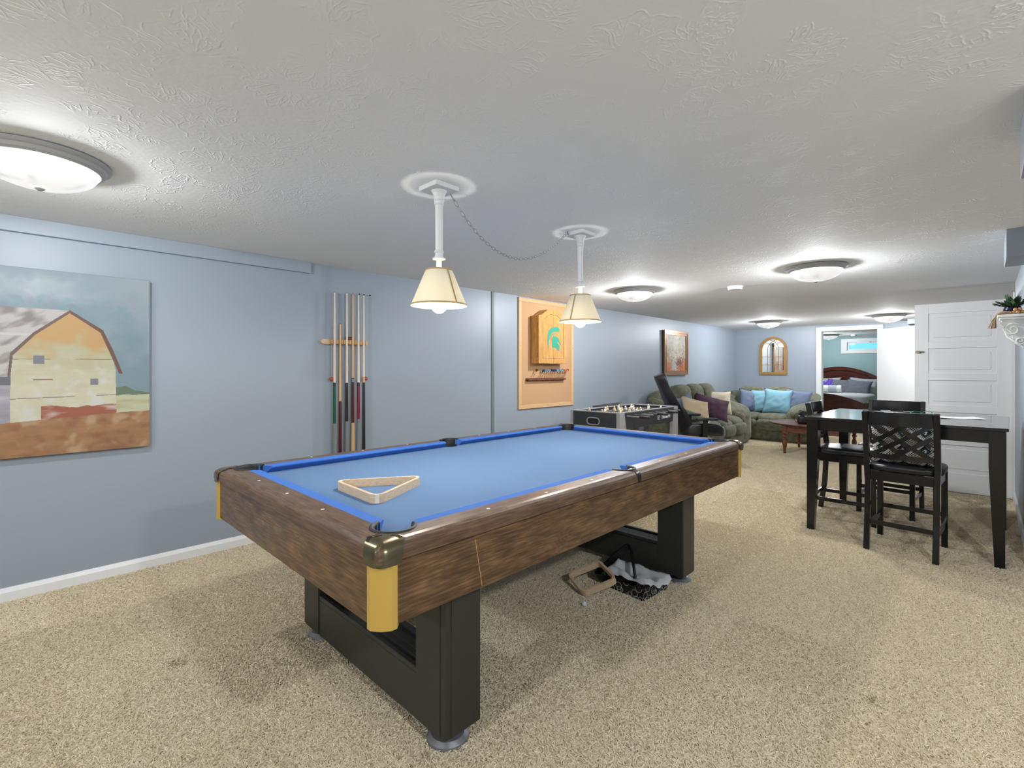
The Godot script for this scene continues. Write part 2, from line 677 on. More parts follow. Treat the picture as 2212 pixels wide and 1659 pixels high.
	mat("pillow_grey", rgb(108, 112, 122), 0.9)
	mat("pillow_pale", rgb(176, 180, 186), 0.9)
	mat("ivory", rgb(232, 224, 204), 0.35)
	mat("paper", rgb(232, 234, 236), 0.8)
	mat("tissue", rgb(222, 224, 226), 0.85)
	M.tissue.backlight_enabled = true
	M.tissue.backlight = Color(0.5, 0.5, 0.5)
	# lamps
	var bulb := mat("bulb_glow", rgb(255, 250, 240), 0.4)
	bulb.emission_enabled = true
	bulb.emission = Color(1.0, 0.97, 0.9)
	bulb.emission_energy_multiplier = 1.5
	var al := ramp_tex(256, 256, noise_bytes(256, 256, 0.012, 91, 3, 1, FastNoiseLite.TYPE_SIMPLEX_SMOOTH, 20.0), [rgb(214, 216, 220), rgb(250, 250, 250), rgb(255, 255, 255), rgb(255, 255, 255)])
	var bowl := tmat("alabaster_glow", al, Vector3.ONE * 2.4, 0.4)
	bowl.emission_enabled = true
	bowl.emission_texture = al
	bowl.emission = Color(1, 1, 1)
	bowl.emission_operator = BaseMaterial3D.EMISSION_OP_MULTIPLY
	bowl.emission_energy_multiplier = 0.38
	var shade := mat("shade_linen", rgb(234, 226, 206), 0.9)
	shade.backlight_enabled = true
	shade.backlight = Color(0.40, 0.385, 0.335)
	mat("shade_tape", rgb(186, 156, 104), 0.9)
	mat("lamp_white", rgb(222, 222, 222), 0.5)
	# small things
	mat("green_stain", rgb(20, 78, 48), 0.3)
	mat("wine_stain", rgb(78, 24, 26), 0.3)
	mat("red_stain", rgb(132, 26, 38), 0.3)
	mat("linen_wrap", rgb(122, 124, 126), 0.8)
	mat("dark_brown", rgb(44, 26, 24), 0.3)
	mat("shaft_wood", rgb(222, 206, 186), 0.35)
	mat("shaft_tan", rgb(204, 164, 116), 0.35)
	mat("red_ball", rgb(158, 78, 72), 0.3)
	mat("string", rgb(196, 192, 184), 0.9)
	mat("emblem_green", rgb(48, 148, 122), 0.5)
	mat("card_white", rgb(226, 228, 230), 0.6)
	mat("navy_glaze", rgb(12, 14, 46), 0.12)
	mat("leaf_green", rgb(74, 104, 62), 0.5)
	mat("leaf_dark", rgb(46, 72, 52), 0.5)
	mat("bead_wood", rgb(186, 140, 92), 0.45)
	mat("jute", rgb(150, 126, 98), 0.95)
	mat("plaster_white", rgb(216, 214, 208), 0.7)
	mat("charcoal_board", rgb(46, 50, 54), 0.45)
	mat("player_tan", rgb(212, 190, 138), 0.4)
	mat("player_white", rgb(216, 214, 206), 0.4)
	mat("player_black", rgb(24, 24, 24), 0.4)
	mat("field_dark", rgb(66, 60, 72), 0.5)
	mat("frame_green", rgb(40, 120, 92), 0.4)

# ================================================================ the shell
func walls(called: String, parts: Array, m: Material, label := "") -> MeshInstance3D:
	var s := st()
	for p in parts:
		box(s, (p[0] + p[1]) * 0.5, (p[1] - p[0]).abs())
	return struct(called, s, m, label)

func slab(called: String, a: Vector3, b: Vector3, m: Material, tile: float) -> void:
	var s := st()
	s.set_uv(Vector2.ZERO)
	box(s, (a + b) * 0.5, (b - a) * Vector3(1, 0.96, 1))
	for y in [a.y, b.y]:
		var p := [Vector3(a.x, y, a.z), Vector3(b.x, y, a.z), Vector3(b.x, y, b.z), Vector3(a.x, y, b.z)]
		for k in ([0, 1, 2, 0, 2, 3] if y == b.y else [0, 2, 1, 0, 3, 2]):
			s.set_uv(Vector2(p[k].x, p[k].z) / tile)
			s.add_vertex(p[k])
	struct(called, s, m)

func build_shell() -> void:
	var x1 := 1.7     # the nook right of the camera
	var z1 := 4.6     # behind the camera
	slab("floor", Vector3(XW - 0.12, -0.1, ZB - 0.12), Vector3(x1 + 0.12, 0.0, z1 + 0.12), M.carpet, 1.1)
	slab("ceiling", Vector3(XW - 0.12, H, ZB - 0.12), Vector3(x1 + 0.12, H + 0.1, z1 + 0.12), M.ceiling_plaster, 3.2)
	walls("wall_left", [[Vector3(XW - 0.12, 0, ZB - 0.12), Vector3(XW, H, z1 + 0.12)]], M.wall_paint)
	# door opening x -2.316 .. -1.431, up to 2.05
	walls("wall_far", [[Vector3(XW, 0, ZF - 0.12), Vector3(-2.316, H, ZF)], [Vector3(-1.431, 0, ZF - 0.12), Vector3(XR + 0.3, H, ZF)], [Vector3(-2.316, 2.05, ZF - 0.12), Vector3(-1.431, H, ZF)]], M.wall_paint)
	# right wall, with a doorway behind the open panel door
	walls("wall_right", [[Vector3(XR, 0, -6.93), Vector3(XR + 0.12, H, -4.68)], [Vector3(XR + 0.03, 2.04, -7.75), Vector3(XR + 0.12, H, -6.93)], [Vector3(XR + 0.03, 0, ZF), Vector3(XR + 0.12, H, -7.75)], [Vector3(XR + 0.12, 0, -7.9), Vector3(XR + 0.24, H, -6.8)]], M.wall_paint)
	walls("wall_nook", [[Vector3(XR, 0, -4.80), Vector3(x1 + 0.12, H, -4.68)], [Vector3(x1, 0, -4.68), Vector3(x1 + 0.12, H, z1)]], M.wall_paint)
	walls("wall_back", [[Vector3(XW, 0, z1), Vector3(x1 + 0.12, H, z1 + 0.12)]], M.wall_paint)
	# bedroom shell
	walls("wall_bedroom_back", [[Vector3(XW, 0, ZB - 0.12), Vector3(-2.66, H, ZB)], [Vector3(-2.66, 0, ZB - 0.12), Vector3(-1.45, 1.80, ZB)], [Vector3(-2.66, 2.02, ZB - 0.12), Vector3(-1.45, H, ZB)], [Vector3(-1.45, 0, ZB - 0.12), Vector3(0.5, H, ZB)]], M.teal_paint)
	walls("wall_bedroom_right", [[Vector3(0.38, 0, ZB), Vector3(0.5, H, ZF - 0.12)]], M.teal_paint)
	walls("wall_bedroom_left", [[Vector3(XW, 0, ZB), Vector3(XW + 0.02, H, ZF - 0.12)]], M.teal_paint)
	walls("wall_bedroom_front", [[Vector3(XW, 0, ZF - 0.14), Vector3(-2.316, H, ZF - 0.12)], [Vector3(-1.431, 0, ZF - 0.14), Vector3(0.38, H, ZF - 0.12)], [Vector3(-2.316, 2.05, ZF - 0.14), Vector3(-1.431, H, ZF - 0.12)]], M.teal_paint)
	# baseboards
	var s := st()
	prism(s, PackedVector2Array([Vector2(0, 0), Vector2(0.016, 0), Vector2(0.016, 0.052), Vector2(0.011, 0.064), Vector2(0.006, 0.076), Vector2(0, 0.076)]), -z1, -ZF, Transform3D(Basis(Vector3.RIGHT, Vector3.UP, Vector3.BACK) * Basis.from_scale(Vector3(1, 1, -1)), Vector3(XW, 0, 0)))
	struct("baseboard_left", s, M.white_gloss)
	walls("baseboard_far", [[Vector3(XW + 0.016, 0, ZF), Vector3(-2.41, 0.075, ZF + 0.015)], [Vector3(-1.33, 0, ZF), Vector3(XR + 0.03, 0.075, ZF + 0.015)]], M.white_gloss)
	walls("baseboard_right", [[Vector3(XR - 0.015, 0, -6.88), Vector3(XR, 0.085, -4.68)]], M.white_gloss)
	# boxed beam along the top of the left wall, and the strip that covers the panel joint
	s = st()
	box(s, Vector3(XW + 0.016, 2.118, (z1 - 1.685) * 0.5), Vector3(0.032, 0.088, z1 + 1.685), 0.002)
	struct("trim_1", s, M.wall_paint, "blue-grey boxed strip along the top of the left wall")
	s = bx(Vector3(XW + 0.004, H * 0.5 + 0.038, -3.732), Vector3(0.008, H - 0.076, 0.042), 0.002)
	struct("trim_2", s, M.batten_paint, "grey-green vertical strip covering the joint between wall panels")
	# casing of the bedroom door
	s = st()
	box(s, Vector3(-2.362, 1.061, ZF + 0.012), Vector3(0.092, 2.122, 0.024), 0.004)
	box(s, Vector3(-1.385, 1.061, ZF + 0.012), Vector3(0.092, 2.122, 0.024), 0.004)
	box(s, Vector3(-1.8735, 2.086, ZF + 0.014), Vector3(1.069, 0.072, 0.028), 0.004)
	box(s, Vector3(-2.322, 1.025, ZF - 0.07), Vector3(0.014, 2.05, 0.15), 0.002)
	box(s, Vector3(-1.425, 1.025, ZF - 0.07), Vector3(0.014, 2.05, 0.15), 0.002)
	box(s, Vector3(-1.8735, 2.048, ZF - 0.07), Vector3(0.89, 0.014, 0.15), 0.002)
	struct("trim_3", s, M.white_paint, "white door casing around the bedroom doorway")
	# open white slab door of the bedroom, swung out into the room
	var d := Node3D.new()
	d.name = "door_2"
	add_child(d)
	d.set_meta("kind", "structure")
	d.set_meta("label", "plain white slab door swung open beside the bedroom doorway")
	d.position = Vector3(-1.40, 0.012, ZF + 0.045)
	d.rotation.y = deg_to_rad(-46)
	obj("slab", bx(Vector3(0.435, 1.008, 0), Vector3(0.87, 2.016, 0.035), 0.003), M.white_paint, d)
	# white five-panel door standing open against the doorway of the right wall
	d = Node3D.new()
	d.name = "door_1"
	add_child(d)
	d.set_meta("kind", "structure")
	d.set_meta("label", "white five-panel door standing open behind the counter-height table")
	d.position = Vector3(0.195, 0.012, -6.945)
	d.rotation.y = deg_to_rad(2.0)
	var W := 0.755
	var HD := 1.99
	s = st()
	for x in [-0.0575, -W + 0.0575]:
		box(s, Vector3(x, HD * 0.5, 0), Vector3(0.115, HD, 0.036), 0.002)
	var ys := [0.0, 0.20, 0.565, 0.905, 1.245, 1.585, HD]
	# rails between the panels
	var edges := [[0.0, 0.20], [0.49, 0.565], [0.83, 0.905], [1.17, 1.245], [1.51, 1.585], [1.885, HD]]
	for e in edges:
		box(s, Vector3(-W * 0.5, (e[0] + e[1]) * 0.5, 0), Vector3(W - 0.23, e[1] - e[0], 0.036), 0.002)
	obj("frame", s, M.white_paint, d)
	for i in 5:
		var y0: float = edges[i][1]
		var y1: float = edges[i + 1][0]
		s = st()
		box(s, Vector3(-W * 0.5, (y0 + y1) * 0.5, 0), Vector3(W - 0.23, y1 - y0, 0.016))
		box(s, Vector3(-W * 0.5, (y0 + y1) * 0.5, 0), Vector3(W - 0.31, y1 - y0 - 0.08, 0.026), 0.005)
		obj("panel", s, M.white_paint, d)
	s = st()
	box(s, Vector3(-W + 0.045, 1.475, 0.021), Vector3(0.075, 0.022, 0.008), 0.002)
	box(s, Vector3(-W + 0.03, 1.475, 0.028), Vector3(0.03, 0.03, 0.01), 0.002)
	tube(s, [Vector3(-W + 0.02, 1.475, 0.03), Vector3(-W + 0.075, 1.475, 0.03)], 0.005, 6)
	tube(s, [Vector3(-W + 0.05, 1.475, 0.03), Vector3(-W + 0.05, 1.46, 0.036)], 0.004, 6)
	obj("slide_bolt", s, M.aged_brass, d).set_meta("label", "small brass slide bolt")
	for y in [0.28, 1.0, 1.75]:
		s = st()
		tube(s, [Vector3(0.004, y - 0.045, 0.02), Vector3(0.004, y + 0.045, 0.02)], 0.006, 8)
		obj("hinge", s, M.galvanised, d)
	# casing of the right-wall doorway
	s = st()
	box(s, Vector3(XR - 0.008, 1.03, -6.885), Vector3(0.016, 2.06, 0.07), 0.003)
	box(s, Vector3(XR + 0.05, 1.02, -6.94), Vector3(0.10, 2.04, 0.02), 0.002)
	struct("trim_4", s, M.white_paint, "white casing on the hinge side of the panel door")
	# two ceiling headers at the right
	for k in 2:
		var zc: float = [-4.475, -2.35][k]
		s = bx(Vector3(0.93, (H + 1.99) * 0.5, zc), Vector3(1.68, H - 1.99, 0.41), 0.002)
		var o := struct("trim_%d" % (5 + k), s, M.wall_paint, ["blue-grey boxed header under the ceiling near the plant", "blue-grey boxed header under the ceiling at the right edge"][k])
	s = bx(Vector3(-0.38, 2.118, -10.9), Vector3(1.16, 0.088, 0.43), 0.002)
	struct("trim_7", s, M.wall_paint, "blue-grey boxed duct under the ceiling behind the open doors")

# ================================================================ lamps
func ceiling_lamp(label: String, at: Vector3, energy: float) -> Node3D:
	var t := thing("ceiling_light", label, "ceiling light", at, 0.0, "flush ceiling lights")
	var s := st()
	lathe(s, [Vector2(0.0, 0.0), Vector2(0.205, 0.0), Vector2(0.226, -0.004), Vector2(0.229, -0.012), Vector2(0.222, -0.018), Vector2(0.214, -0.022), Vector2(0.207, -0.034), Vector2(0.192, -0.041), Vector2(0.186, -0.041), Vector2(0.182, -0.030), Vector2(0.0, -0.030)], 48)
	obj("rim", s, M.nickel, t)
	s = st()
	var prof := []
	for i in 9:
		var a := PI * 0.5 * i / 8.0
		prof.append(Vector2(0.187 * cos(a), -0.036 - 0.088 * sin(a)))
	prof[8] = Vector2(0.0, -0.124)
	lathe(s, prof, 32, Transform3D.IDENTITY, true)
	obj("glass_bowl", s, M.alabaster_glow, t).cast_shadow = GeometryInstance3D.SHADOW_CASTING_SETTING_ON
	s = st()
	lathe(s, [Vector2(0.014, -0.122), Vector2(0.017, -0.126), Vector2(0.014, -0.131), Vector2(0.006, -0.136), Vector2(0.0, -0.137)], 16)
	obj("finial", s, M.nickel, t)
	var l := OmniLight3D.new()
	l.name = "lamp_light"
	l.position = Vector3(0, -0.054, 0)
	l.light_energy = energy
	l.light_size = 0.06
	l.light_color = Color(0.972, 0.985, 1.0)
	l.omni_range = 20.0
	l.omni_attenuation = 2.0
	l.shadow_enabled = true
	t.add_child(l)
	return t

func pendant(label: String, at: Vector3, tape_turn: float, energy: float) -> void:
	var t := thing("pendant_lamp", label, "pendant lamp", at, 0.0, "pendant lamps over the pool table")
	obj("ceiling_plate", bx(Vector3(0, -0.011, 0), Vector3(0.135, 0.022, 0.135), 0.002), M.lamp_white, t)
	var s := st()
	lathe(s, [Vector2(0.037, -0.022), Vector2(0.036, -0.026), Vector2(0.030, -0.034), Vector2(0.024, -0.052), Vector2(0.0225, -0.062), Vector2(0.025, -0.068), Vector2(0.0225, -0.072), Vector2(0.0225, -0.080), Vector2(0.0235, -0.085), Vector2(0.0185, -0.090), Vector2(0.0175, -0.30), Vector2(0.022, -0.306), Vector2(0.0235, -0.310), Vector2(0.0185, -0.316), Vector2(0.019, -0.326), Vector2(0.023, -0.340)], 24)
	obj("column", s, M.lamp_white, t)
	s = st()
	lathe(s, [Vector2(0.0, -0.338), Vector2(0.030, -0.338), Vector2(0.031, -0.341), Vector2(0.030, -0.344), Vector2(0.0, -0.344)], 24)
	obj("drip_disc", s, M.lamp_white, t)
	s = st()
	lathe(s, [Vector2(0.0125, -0.344), Vector2(0.0125, -0.43), Vector2(0.029, -0.432), Vector2(0.029, -0.50), Vector2(0.0, -0.50)], 20)
	obj("socket", s, M.lamp_white, t)
	s = st()
	lathe(s, [Vector2(0.0625, -0.395), Vector2(0.131, -0.562)], 48)
	lathe(s, [Vector2(0.1295, -0.562), Vector2(0.061, -0.395)], 48)
	var sh := obj("shade", s, M.shade_linen, t)
	s = st()
	lathe(s, [Vector2(0.0615, -0.392), Vector2(0.0645, -0.393), Vector2(0.066, -0.399), Vector2(0.063, -0.400)], 48)
	obj("top_trim", s, M.shade_tape, sh)
	s = st()
	lathe(s, [Vector2(0.1295, -0.556), Vector2(0.1305, -0.5555), Vector2(0.1335, -0.562), Vector2(0.132, -0.564), Vector2(0.129, -0.563)], 48)
	obj("bottom_trim", s, M.shade_tape, sh)
	s = st()
	for k in 1:
		var a := tape_turn
		var dr := Vector3(cos(a), 0, sin(a))
		var sd := Vector3(-sin(a), 0, cos(a))
		var p := dr * 0.0640 + Vector3(0, -0.395, 0)
		var q := dr * 0.1322 + Vector3(0, -0.560, 0)
		quad(s, p - sd * 0.0045, q - sd * 0.0045, q + sd * 0.0045, p + sd * 0.0045)
	obj("seam_tape", s, M.shade_tape, sh)
	s = st()
	# spider that holds the shade
	for k in 3:
		var a := TAU * k / 3.0 + 0.5
		tube(s, [Vector3(0, -0.40, 0), Vector3(cos(a) * 0.0615, -0.398, sin(a) * 0.0615)], 0.0015, 5)
	obj("shade_spider", s, M.nickel, sh)
	s = st()
	var prof := [Vector2(0.014, -0.50), Vector2(0.016, -0.515)]
	for i in 12:
		var a := -0.9 + (PI * 0.5 + 0.9) * i / 11.0
		prof.append(Vector2(0.0365 * cos(a), -0.5635 - 0.0365 * sin(a)))
	prof[prof.size() - 1] = Vector2(0.0, -0.60)
	lathe(s, prof, 28, Transform3D.IDENTITY, true)
	obj("bulb", s, M.bulb_glow, t)
	var l := OmniLight3D.new()
	l.name = "bulb_light"
	l.position = Vector3(0, -0.5635, 0)
	l.light_energy = energy
	l.light_size = 0.022
	l.light_color = Color(1.0, 0.985, 0.95)
	l.omni_range = 20.0
	l.omni_attenuation = 2.0
	l.shadow_enabled = true
	t.add_child(l)

func build_lights() -> void:
	ceiling_lamp("large flush ceiling light with alabaster bowl nearest the barn painting", Vector3(-2.76, H, -0.08), 0.85)
	ceiling_lamp("flush alabaster ceiling light behind the camera", Vector3(-1.1, H, 2.1), 2.8)
	ceiling_lamp("flush alabaster ceiling light near the dartboard and foosball table", Vector3(-2.745, H, -4.74), 1.7)
	ceiling_lamp("flush alabaster ceiling light right of the smoke detector", Vector3(-1.022, H, -4.71), 1.7)
	ceiling_lamp("flush alabaster ceiling light above the arched mirror", Vector3(-2.80, H, -9.49), 1.7)
	ceiling_lamp("flush alabaster ceiling light above the plain white open door", Vector3(-1.10, H, -9.68), 1.7)
	ceiling_lamp("flush alabaster ceiling light inside the bedroom", Vector3(-2.80, H, -14.18), LAMP)
	ceiling_lamp("flush alabaster ceiling light in the nook right of the camera", Vector3(1.1, H, -0.8), 2.3)
	pendant("white pendant lamp with cream shade nearest the camera over the pool table", Vector3(-1.850, H, -1.407), 0.0, PEND)
	pendant("white pendant lamp with cream shade in front of the dart cabinet", Vector3(-1.836, H - 0.0, -2.504), 1.41, PEND)
	# swag chain between the two plates, hung on a small hook
	var c := thing("swag_chain", "thin grey swag chain drooping between the two pendant lamps", "chain", Vector3(-1.84, H, -1.47))
	var s := st()
	var a := Vector3(0.0, -0.025, 0.0)
	var b := Vector3(-0.035, -0.006, -0.955)
	var n := 44
	var pts := []
	for i in n + 1:
		var u := float(i) / n
		pts.append(a.lerp(b, u) + Vector3(0, -0.235 * 4.0 * u * (1.0 - u) * (1.0 - 0.25 * (u - 0.5)), 0))
	for i in n:
		var p: Vector3 = pts[i]
		var q: Vector3 = pts[i + 1]
		var d := (q - p).normalized()
		var side := d.cross(Vector3.UP).normalized().rotated(d, PI * 0.5 * (i % 2) + 0.35)
		var mid := (p + q) * 0.5
		var hl := (q - p).length() * 0.68
		var link := []
		for k in 12:
			var t := TAU * k / 12.0
			link.append(mid + d * cos(t) * hl + side * sin(t) * 0.0068)
		tube(s, link, 0.0011, 5, true)
	obj("links", s, M.galvanised, c)
	s = st()
	tube(s, pts, 0.0012, 5)
	obj("cord", s, M.lamp_white, c)
	s = st()
	tube(s, [b + Vector3(0, 0.006, 0), b + Vector3(0, -0.008, 0), b + Vector3(0.004, -0.014, 0), b + Vector3(0.010, -0.010, 0)], 0.0025, 6)
	obj("hook", s, M.aged_brass, c)
	# smoke detector
	var sd := thing("smoke_detector", "round white smoke detector on the ceiling", "smoke detector", Vector3(-1.872, H, -5.26))
	s = st()
	lathe(s, [Vector2(0.075, 0.0), Vector2(0.075, -0.012), Vector2(0.070, -0.014)], 32)
	obj("base", s, M.lamp_white, sd)
	s = st()
	lathe(s, [Vector2(0.070, -0.012), Vector2(0.069, -0.030), Vector2(0.060, -0.036), Vector2(0.0, -0.037)], 32)
	obj("cover", s, M.lamp_white, sd)

# ================================================================ pool table
func build_pool_table() -> void:
	var T := thing("pool_table", "walnut pool table with light blue felt and black legs", "pool table", Vector3(-1.855, 0, -1.981))
	var hx := 0.59
	var hz := 1.18
	var top := 0.8405
	var felt := 0.805
	var bot := 0.79
	var Wd := 0.142
	# playing bed with pocket cut-outs
	var poly := PackedVector2Array([Vector2(-hx - 0.055, -hz - 0.055), Vector2(hx + 0.055, -hz - 0.055), Vector2(hx + 0.055, hz + 0.055), Vector2(-hx - 0.055, hz + 0.055)])
	var pockets := []
	for sx in [-1.0, 1.0]:
		for sz in [-1.0, 1.0]:
			pockets.append([Vector2(sx * (hx + 0.022), sz * (hz + 0.022)), 0.058])
		pockets.append([Vector2(sx * (hx + 0.05), 0.0), 0.055])
	for p in pockets:
		var circ := PackedVector2Array()
		for k in 24:
			circ.append(p[0] + Vector2(cos(TAU * k / 24), sin(TAU * k / 24)) * p[1])
		var res := Geometry2D.clip_polygons(poly, circ)
		poly = res[0]
	var s := st()
	prism(s, poly, -felt, -felt + 0.026, Transform3D(Basis(Vector3.RIGHT, Vector3.BACK, Vector3.DOWN), Vector3.ZERO))
	obj("playing_bed", s, M.felt, T)
	# rails: wood section (t from the nose line, y)
	var sec := [Vector2(0.05, bot), Vector2(0.05, top - 0.0015), Vector2(0.09, top), Vector2(0.108, top - 0.0005), Vector2(0.120, top - 0.003), Vector2(0.130, top - 0.008), Vector2(0.137, top - 0.015), Vector2(0.141, top - 0.024), Vector2(Wd, bot + 0.014), Vector2(Wd, bot)]
	var csec := [Vector2(0.05, felt + 0.001), Vector2(0.024, felt + 0.001), Vector2(0.001, felt + 0.024), Vector2(0.0, felt + 0.029), Vector2(0.004, top - 0.003), Vector2(0.05, top - 0.001)]
	# [turn, out distance, along ends, pocket centres in rail frame]
	var rails := []
	for side in 2:
		var turn := PI * 0.5 if side == 0 else -PI * 0.5
		for half in [-1.0, 1.0]:
			rails.append([turn, hx, half, hz])
	for side in 2:
		rails.append([0.0 if side == 0 else PI, hz, 0.0, hx])
	for r in rails:
		var node := Node3D.new()
		node.name = "rail"
		T.add_child(node, true)
		node.rotation.y = r[0]
		node.position = Vector3(0, 0, r[1]).rotated(Vector3.UP, r[0])
		var L: float = r[3]
		var half: float = r[2]
		var out := sec.slice(3)
		out.append(Vector2(0.108, bot))
		var lo := 0.014 if half > 0.0 else -L
		var hi := -0.014 if half < 0.0 else L
		var ql := 0.0 if half > 0.0 else -1.0
		var qh := 0.0 if half < 0.0 else 1.0
		s = st()
		sweep(s, out, lo, ql, hi, qh)
		# flat of the rail, cut round for the pockets
		var plan := PackedVector2Array([Vector2(lo + ql * 0.05, 0.05), Vector2(hi + qh * 0.05, 0.05), Vector2(hi + qh * 0.108, 0.108), Vector2(lo + ql * 0.108, 0.108)])
		var cuts := [Vector2(-L - 0.022, 0.022), Vector2(L + 0.022, 0.022)]
		if half != 0.0:
			cuts.append(Vector2(0, 0.05))
		for c in cuts:
			var circ := PackedVector2Array()
			for q in 32:
				circ.append(c + Vector2(cos(TAU * q / 32), sin(TAU * q / 32)) * 0.063)
			var res := Geometry2D.clip_polygons(plan, circ)
			plan = res[0]
		prism(s, plan, -top + 0.0005, -bot, Transform3D(Basis(Vector3.RIGHT, Vector3.BACK, Vector3.DOWN), Vector3.ZERO))
		obj("wood_rail", s, M.walnut_rail, node)
		# cushion
		s = st()
		if half == 0.0:
			sweep(s, csec, -L + 0.068, -0.9, L - 0.068, 0.9)
		elif half > 0.0:
			sweep(s, csec, 0.066, -0.35, L - 0.068, 0.9)
		else:
			sweep(s, csec, -L + 0.068, -0.9, -0.066, 0.35)
		obj("cushion", s, M.cushion_cloth, node)
		# sights
		for k in range(1, 4):
			var a: float = (L * 2.0 / 4.0) * (k - 2) if half == 0.0 else half * k * L / 4.0
			s = st()
			lathe(s, [Vector2(0.0062, -0.002), Vector2(0.0060, 0.0006), Vector2(0.0, 0.0008)], 14, Transform3D(Basis.IDENTITY, Vector3(a, top - 0.0001, 0.0895)))
			obj("sight", s, M.ivory, node)
	# corner castings, gold strips, pocket liners
	var cc := 0.112
	for sx in [-1.0, 1.0]:
		for sz in [-1.0, 1.0]:
			var n := Node3D.new()
			n.name = "corner"
			T.add_child(n, true)
			n.position = Vector3(sx * hx, 0, sz * hz)
			n.rotation.y = [0.0, -PI * 0.5, PI * 0.5, PI][(0 if sz > 0 else 2) + (0 if sx > 0 else 1)]
			# own frame: +x and +z point outwards
			var grid := []
			var cs := [Vector2(0.072, top + 0.002), Vector2(0.09, top + 0.0025), Vector2(0.108, top + 0.002), Vector2(0.121, top - 0.001), Vector2(0.132, top - 0.006), Vector2(0.140, top - 0.014), Vector2(0.1445, top - 0.024), Vector2(0.146, bot + 0.006), Vector2(0.148, bot - 0.008)]
			for c in cs:
				var t: float = c.x
				var reach := clampf((t - 0.066) / 0.055, 0.0, 1.0) * 0.075
				var row := [Vector3(t, c.y, Wd - reach - (Wd - t) * 0.0)]
				row[0] = Vector3(t, c.y, t - reach)
				var rr := maxf(t - cc, 0.0)
				for k in 9:
					var a := PI * 0.5 * k / 8.0
					row.append(Vector3(minf(t, cc) + rr * cos(a), c.y, minf(t, cc) + rr * sin(a)))
				row.append(Vector3(t - reach, c.y, t))
				grid.append(row)
			s = st()
			for i in grid.size() - 1:
				for k in grid[i].size() - 1:
					quad(s, grid[i][k], grid[i][k + 1], grid[i + 1][k + 1], grid[i + 1][k], 1)
			obj("corner_casting", s, M.aged_brass, n)
			# ribs beside both edges of the cap
			s = st()
			for q in 3:
				var o := 0.006 + 0.005 * q
				var line := []
				var line2 := []
				for c in cs.slice(1, 5):
					var reach := clampf((c.x - 0.066) / 0.055, 0.0, 1.0) * 0.075 - o
					line.append(Vector3(c.x, c.y + 0.0008, c.x - maxf(reach, 0.0)))
					line2.append(Vector3(c.x - maxf(reach, 0.0), c.y + 0.0008, c.x))
				for ln in [line, line2]:
					s = st()
					tube(s, ln, 0.0009, 5)
					obj("rib", s, M.aged_brass, n)
			# strip below: three flats with fine edges
			s = st()
			var o := Wd - 0.004
			var pl := [Vector2(o + 0.001, o - 0.055), Vector2(o + 0.004, o - 0.053), Vector2(o + 0.004, o - 0.037), Vector2(o - 0.004, o - 0.024), Vector2(o - 0.013, o - 0.013), Vector2(o - 0.024, o - 0.004), Vector2(o - 0.037, o + 0.004), Vector2(o - 0.053, o + 0.004), Vector2(o - 0.055, o + 0.001)]
			var inn := []
			for v in pl:
				inn.append(v - Vector2(0.012, 0.012))
			ring_prism(s, pl, inn, -bot, -0.609, Transform3D(Basis(Vector3.RIGHT, Vector3.BACK, Vector3.DOWN), Vector3.ZERO), false)
			obj("corner_strip", s, M.gold_anodised, n)
			# rubber liner with a lip
			liner(n, Vector3(0.022, 0, 0.022), 0.058, PI * 0.25, 2.15, top)
	for sx in [-1.0, 1.0]:
		var n := Node3D.new()
		n.name = "side_pocket"
		T.add_child(n, true)
		n.position = Vector3(sx * hx, 0, 0)
		n.rotation.y = 0.0 if sx > 0 else PI
		liner(n, Vector3(0.05, 0, 0), 0.055, 0.0, 1.75, top)
		s = st()
		var bs := []
		for c in sec.slice(2, 10):
			bs.append(Vector2(c.x + (0.0015 if c.x > 0.12 else 0.0), c.y + 0.0015))
		for k in bs.size() - 1:
			var p: Vector2 = bs[k]
			var q: Vector2 = bs[k + 1]
			quad(s, Vector3(p.x, p.y, -0.015), Vector3(p.x, p.y, 0.015), Vector3(q.x, q.y, 0.015), Vector3(q.x, q.y, -0.015), 1)
		obj("side_casting", s, M.dark_brown, n)
	# cabinet panels
	var ph := 0.175
	for e in [[Vector3(hx + Wd - 0.020, 0, 0), PI * 0.5, hz + Wd - 0.052], [Vector3(-hx - Wd + 0.020, 0, 0), -PI * 0.5, hz + Wd - 0.052], [Vector3(0, 0, hz + Wd - 0.020), 0.0, hx + Wd - 0.052], [Vector3(0, 0, -hz - Wd + 0.020), PI, hx + Wd - 0.052]]:
		var p := obj("side_panel", bx(Vector3.ZERO, Vector3(2.0 * e[2], ph - 0.006, 0.022), 0.0015), M.walnut_panel, T)
		p.position = e[0] + Vector3(0, bot - ph * 0.5 - 0.003, 0)
		p.rotation.y = e[1]
		# inner cap that closes the corner behind the strip
	s = st()
	box(s, Vector3(0, 0.70, 0), Vector3(2.0 * hx + 0.18, 0.12, 2.0 * hz + 0.18))
	obj("underframe", s, M.black_laminate, T)
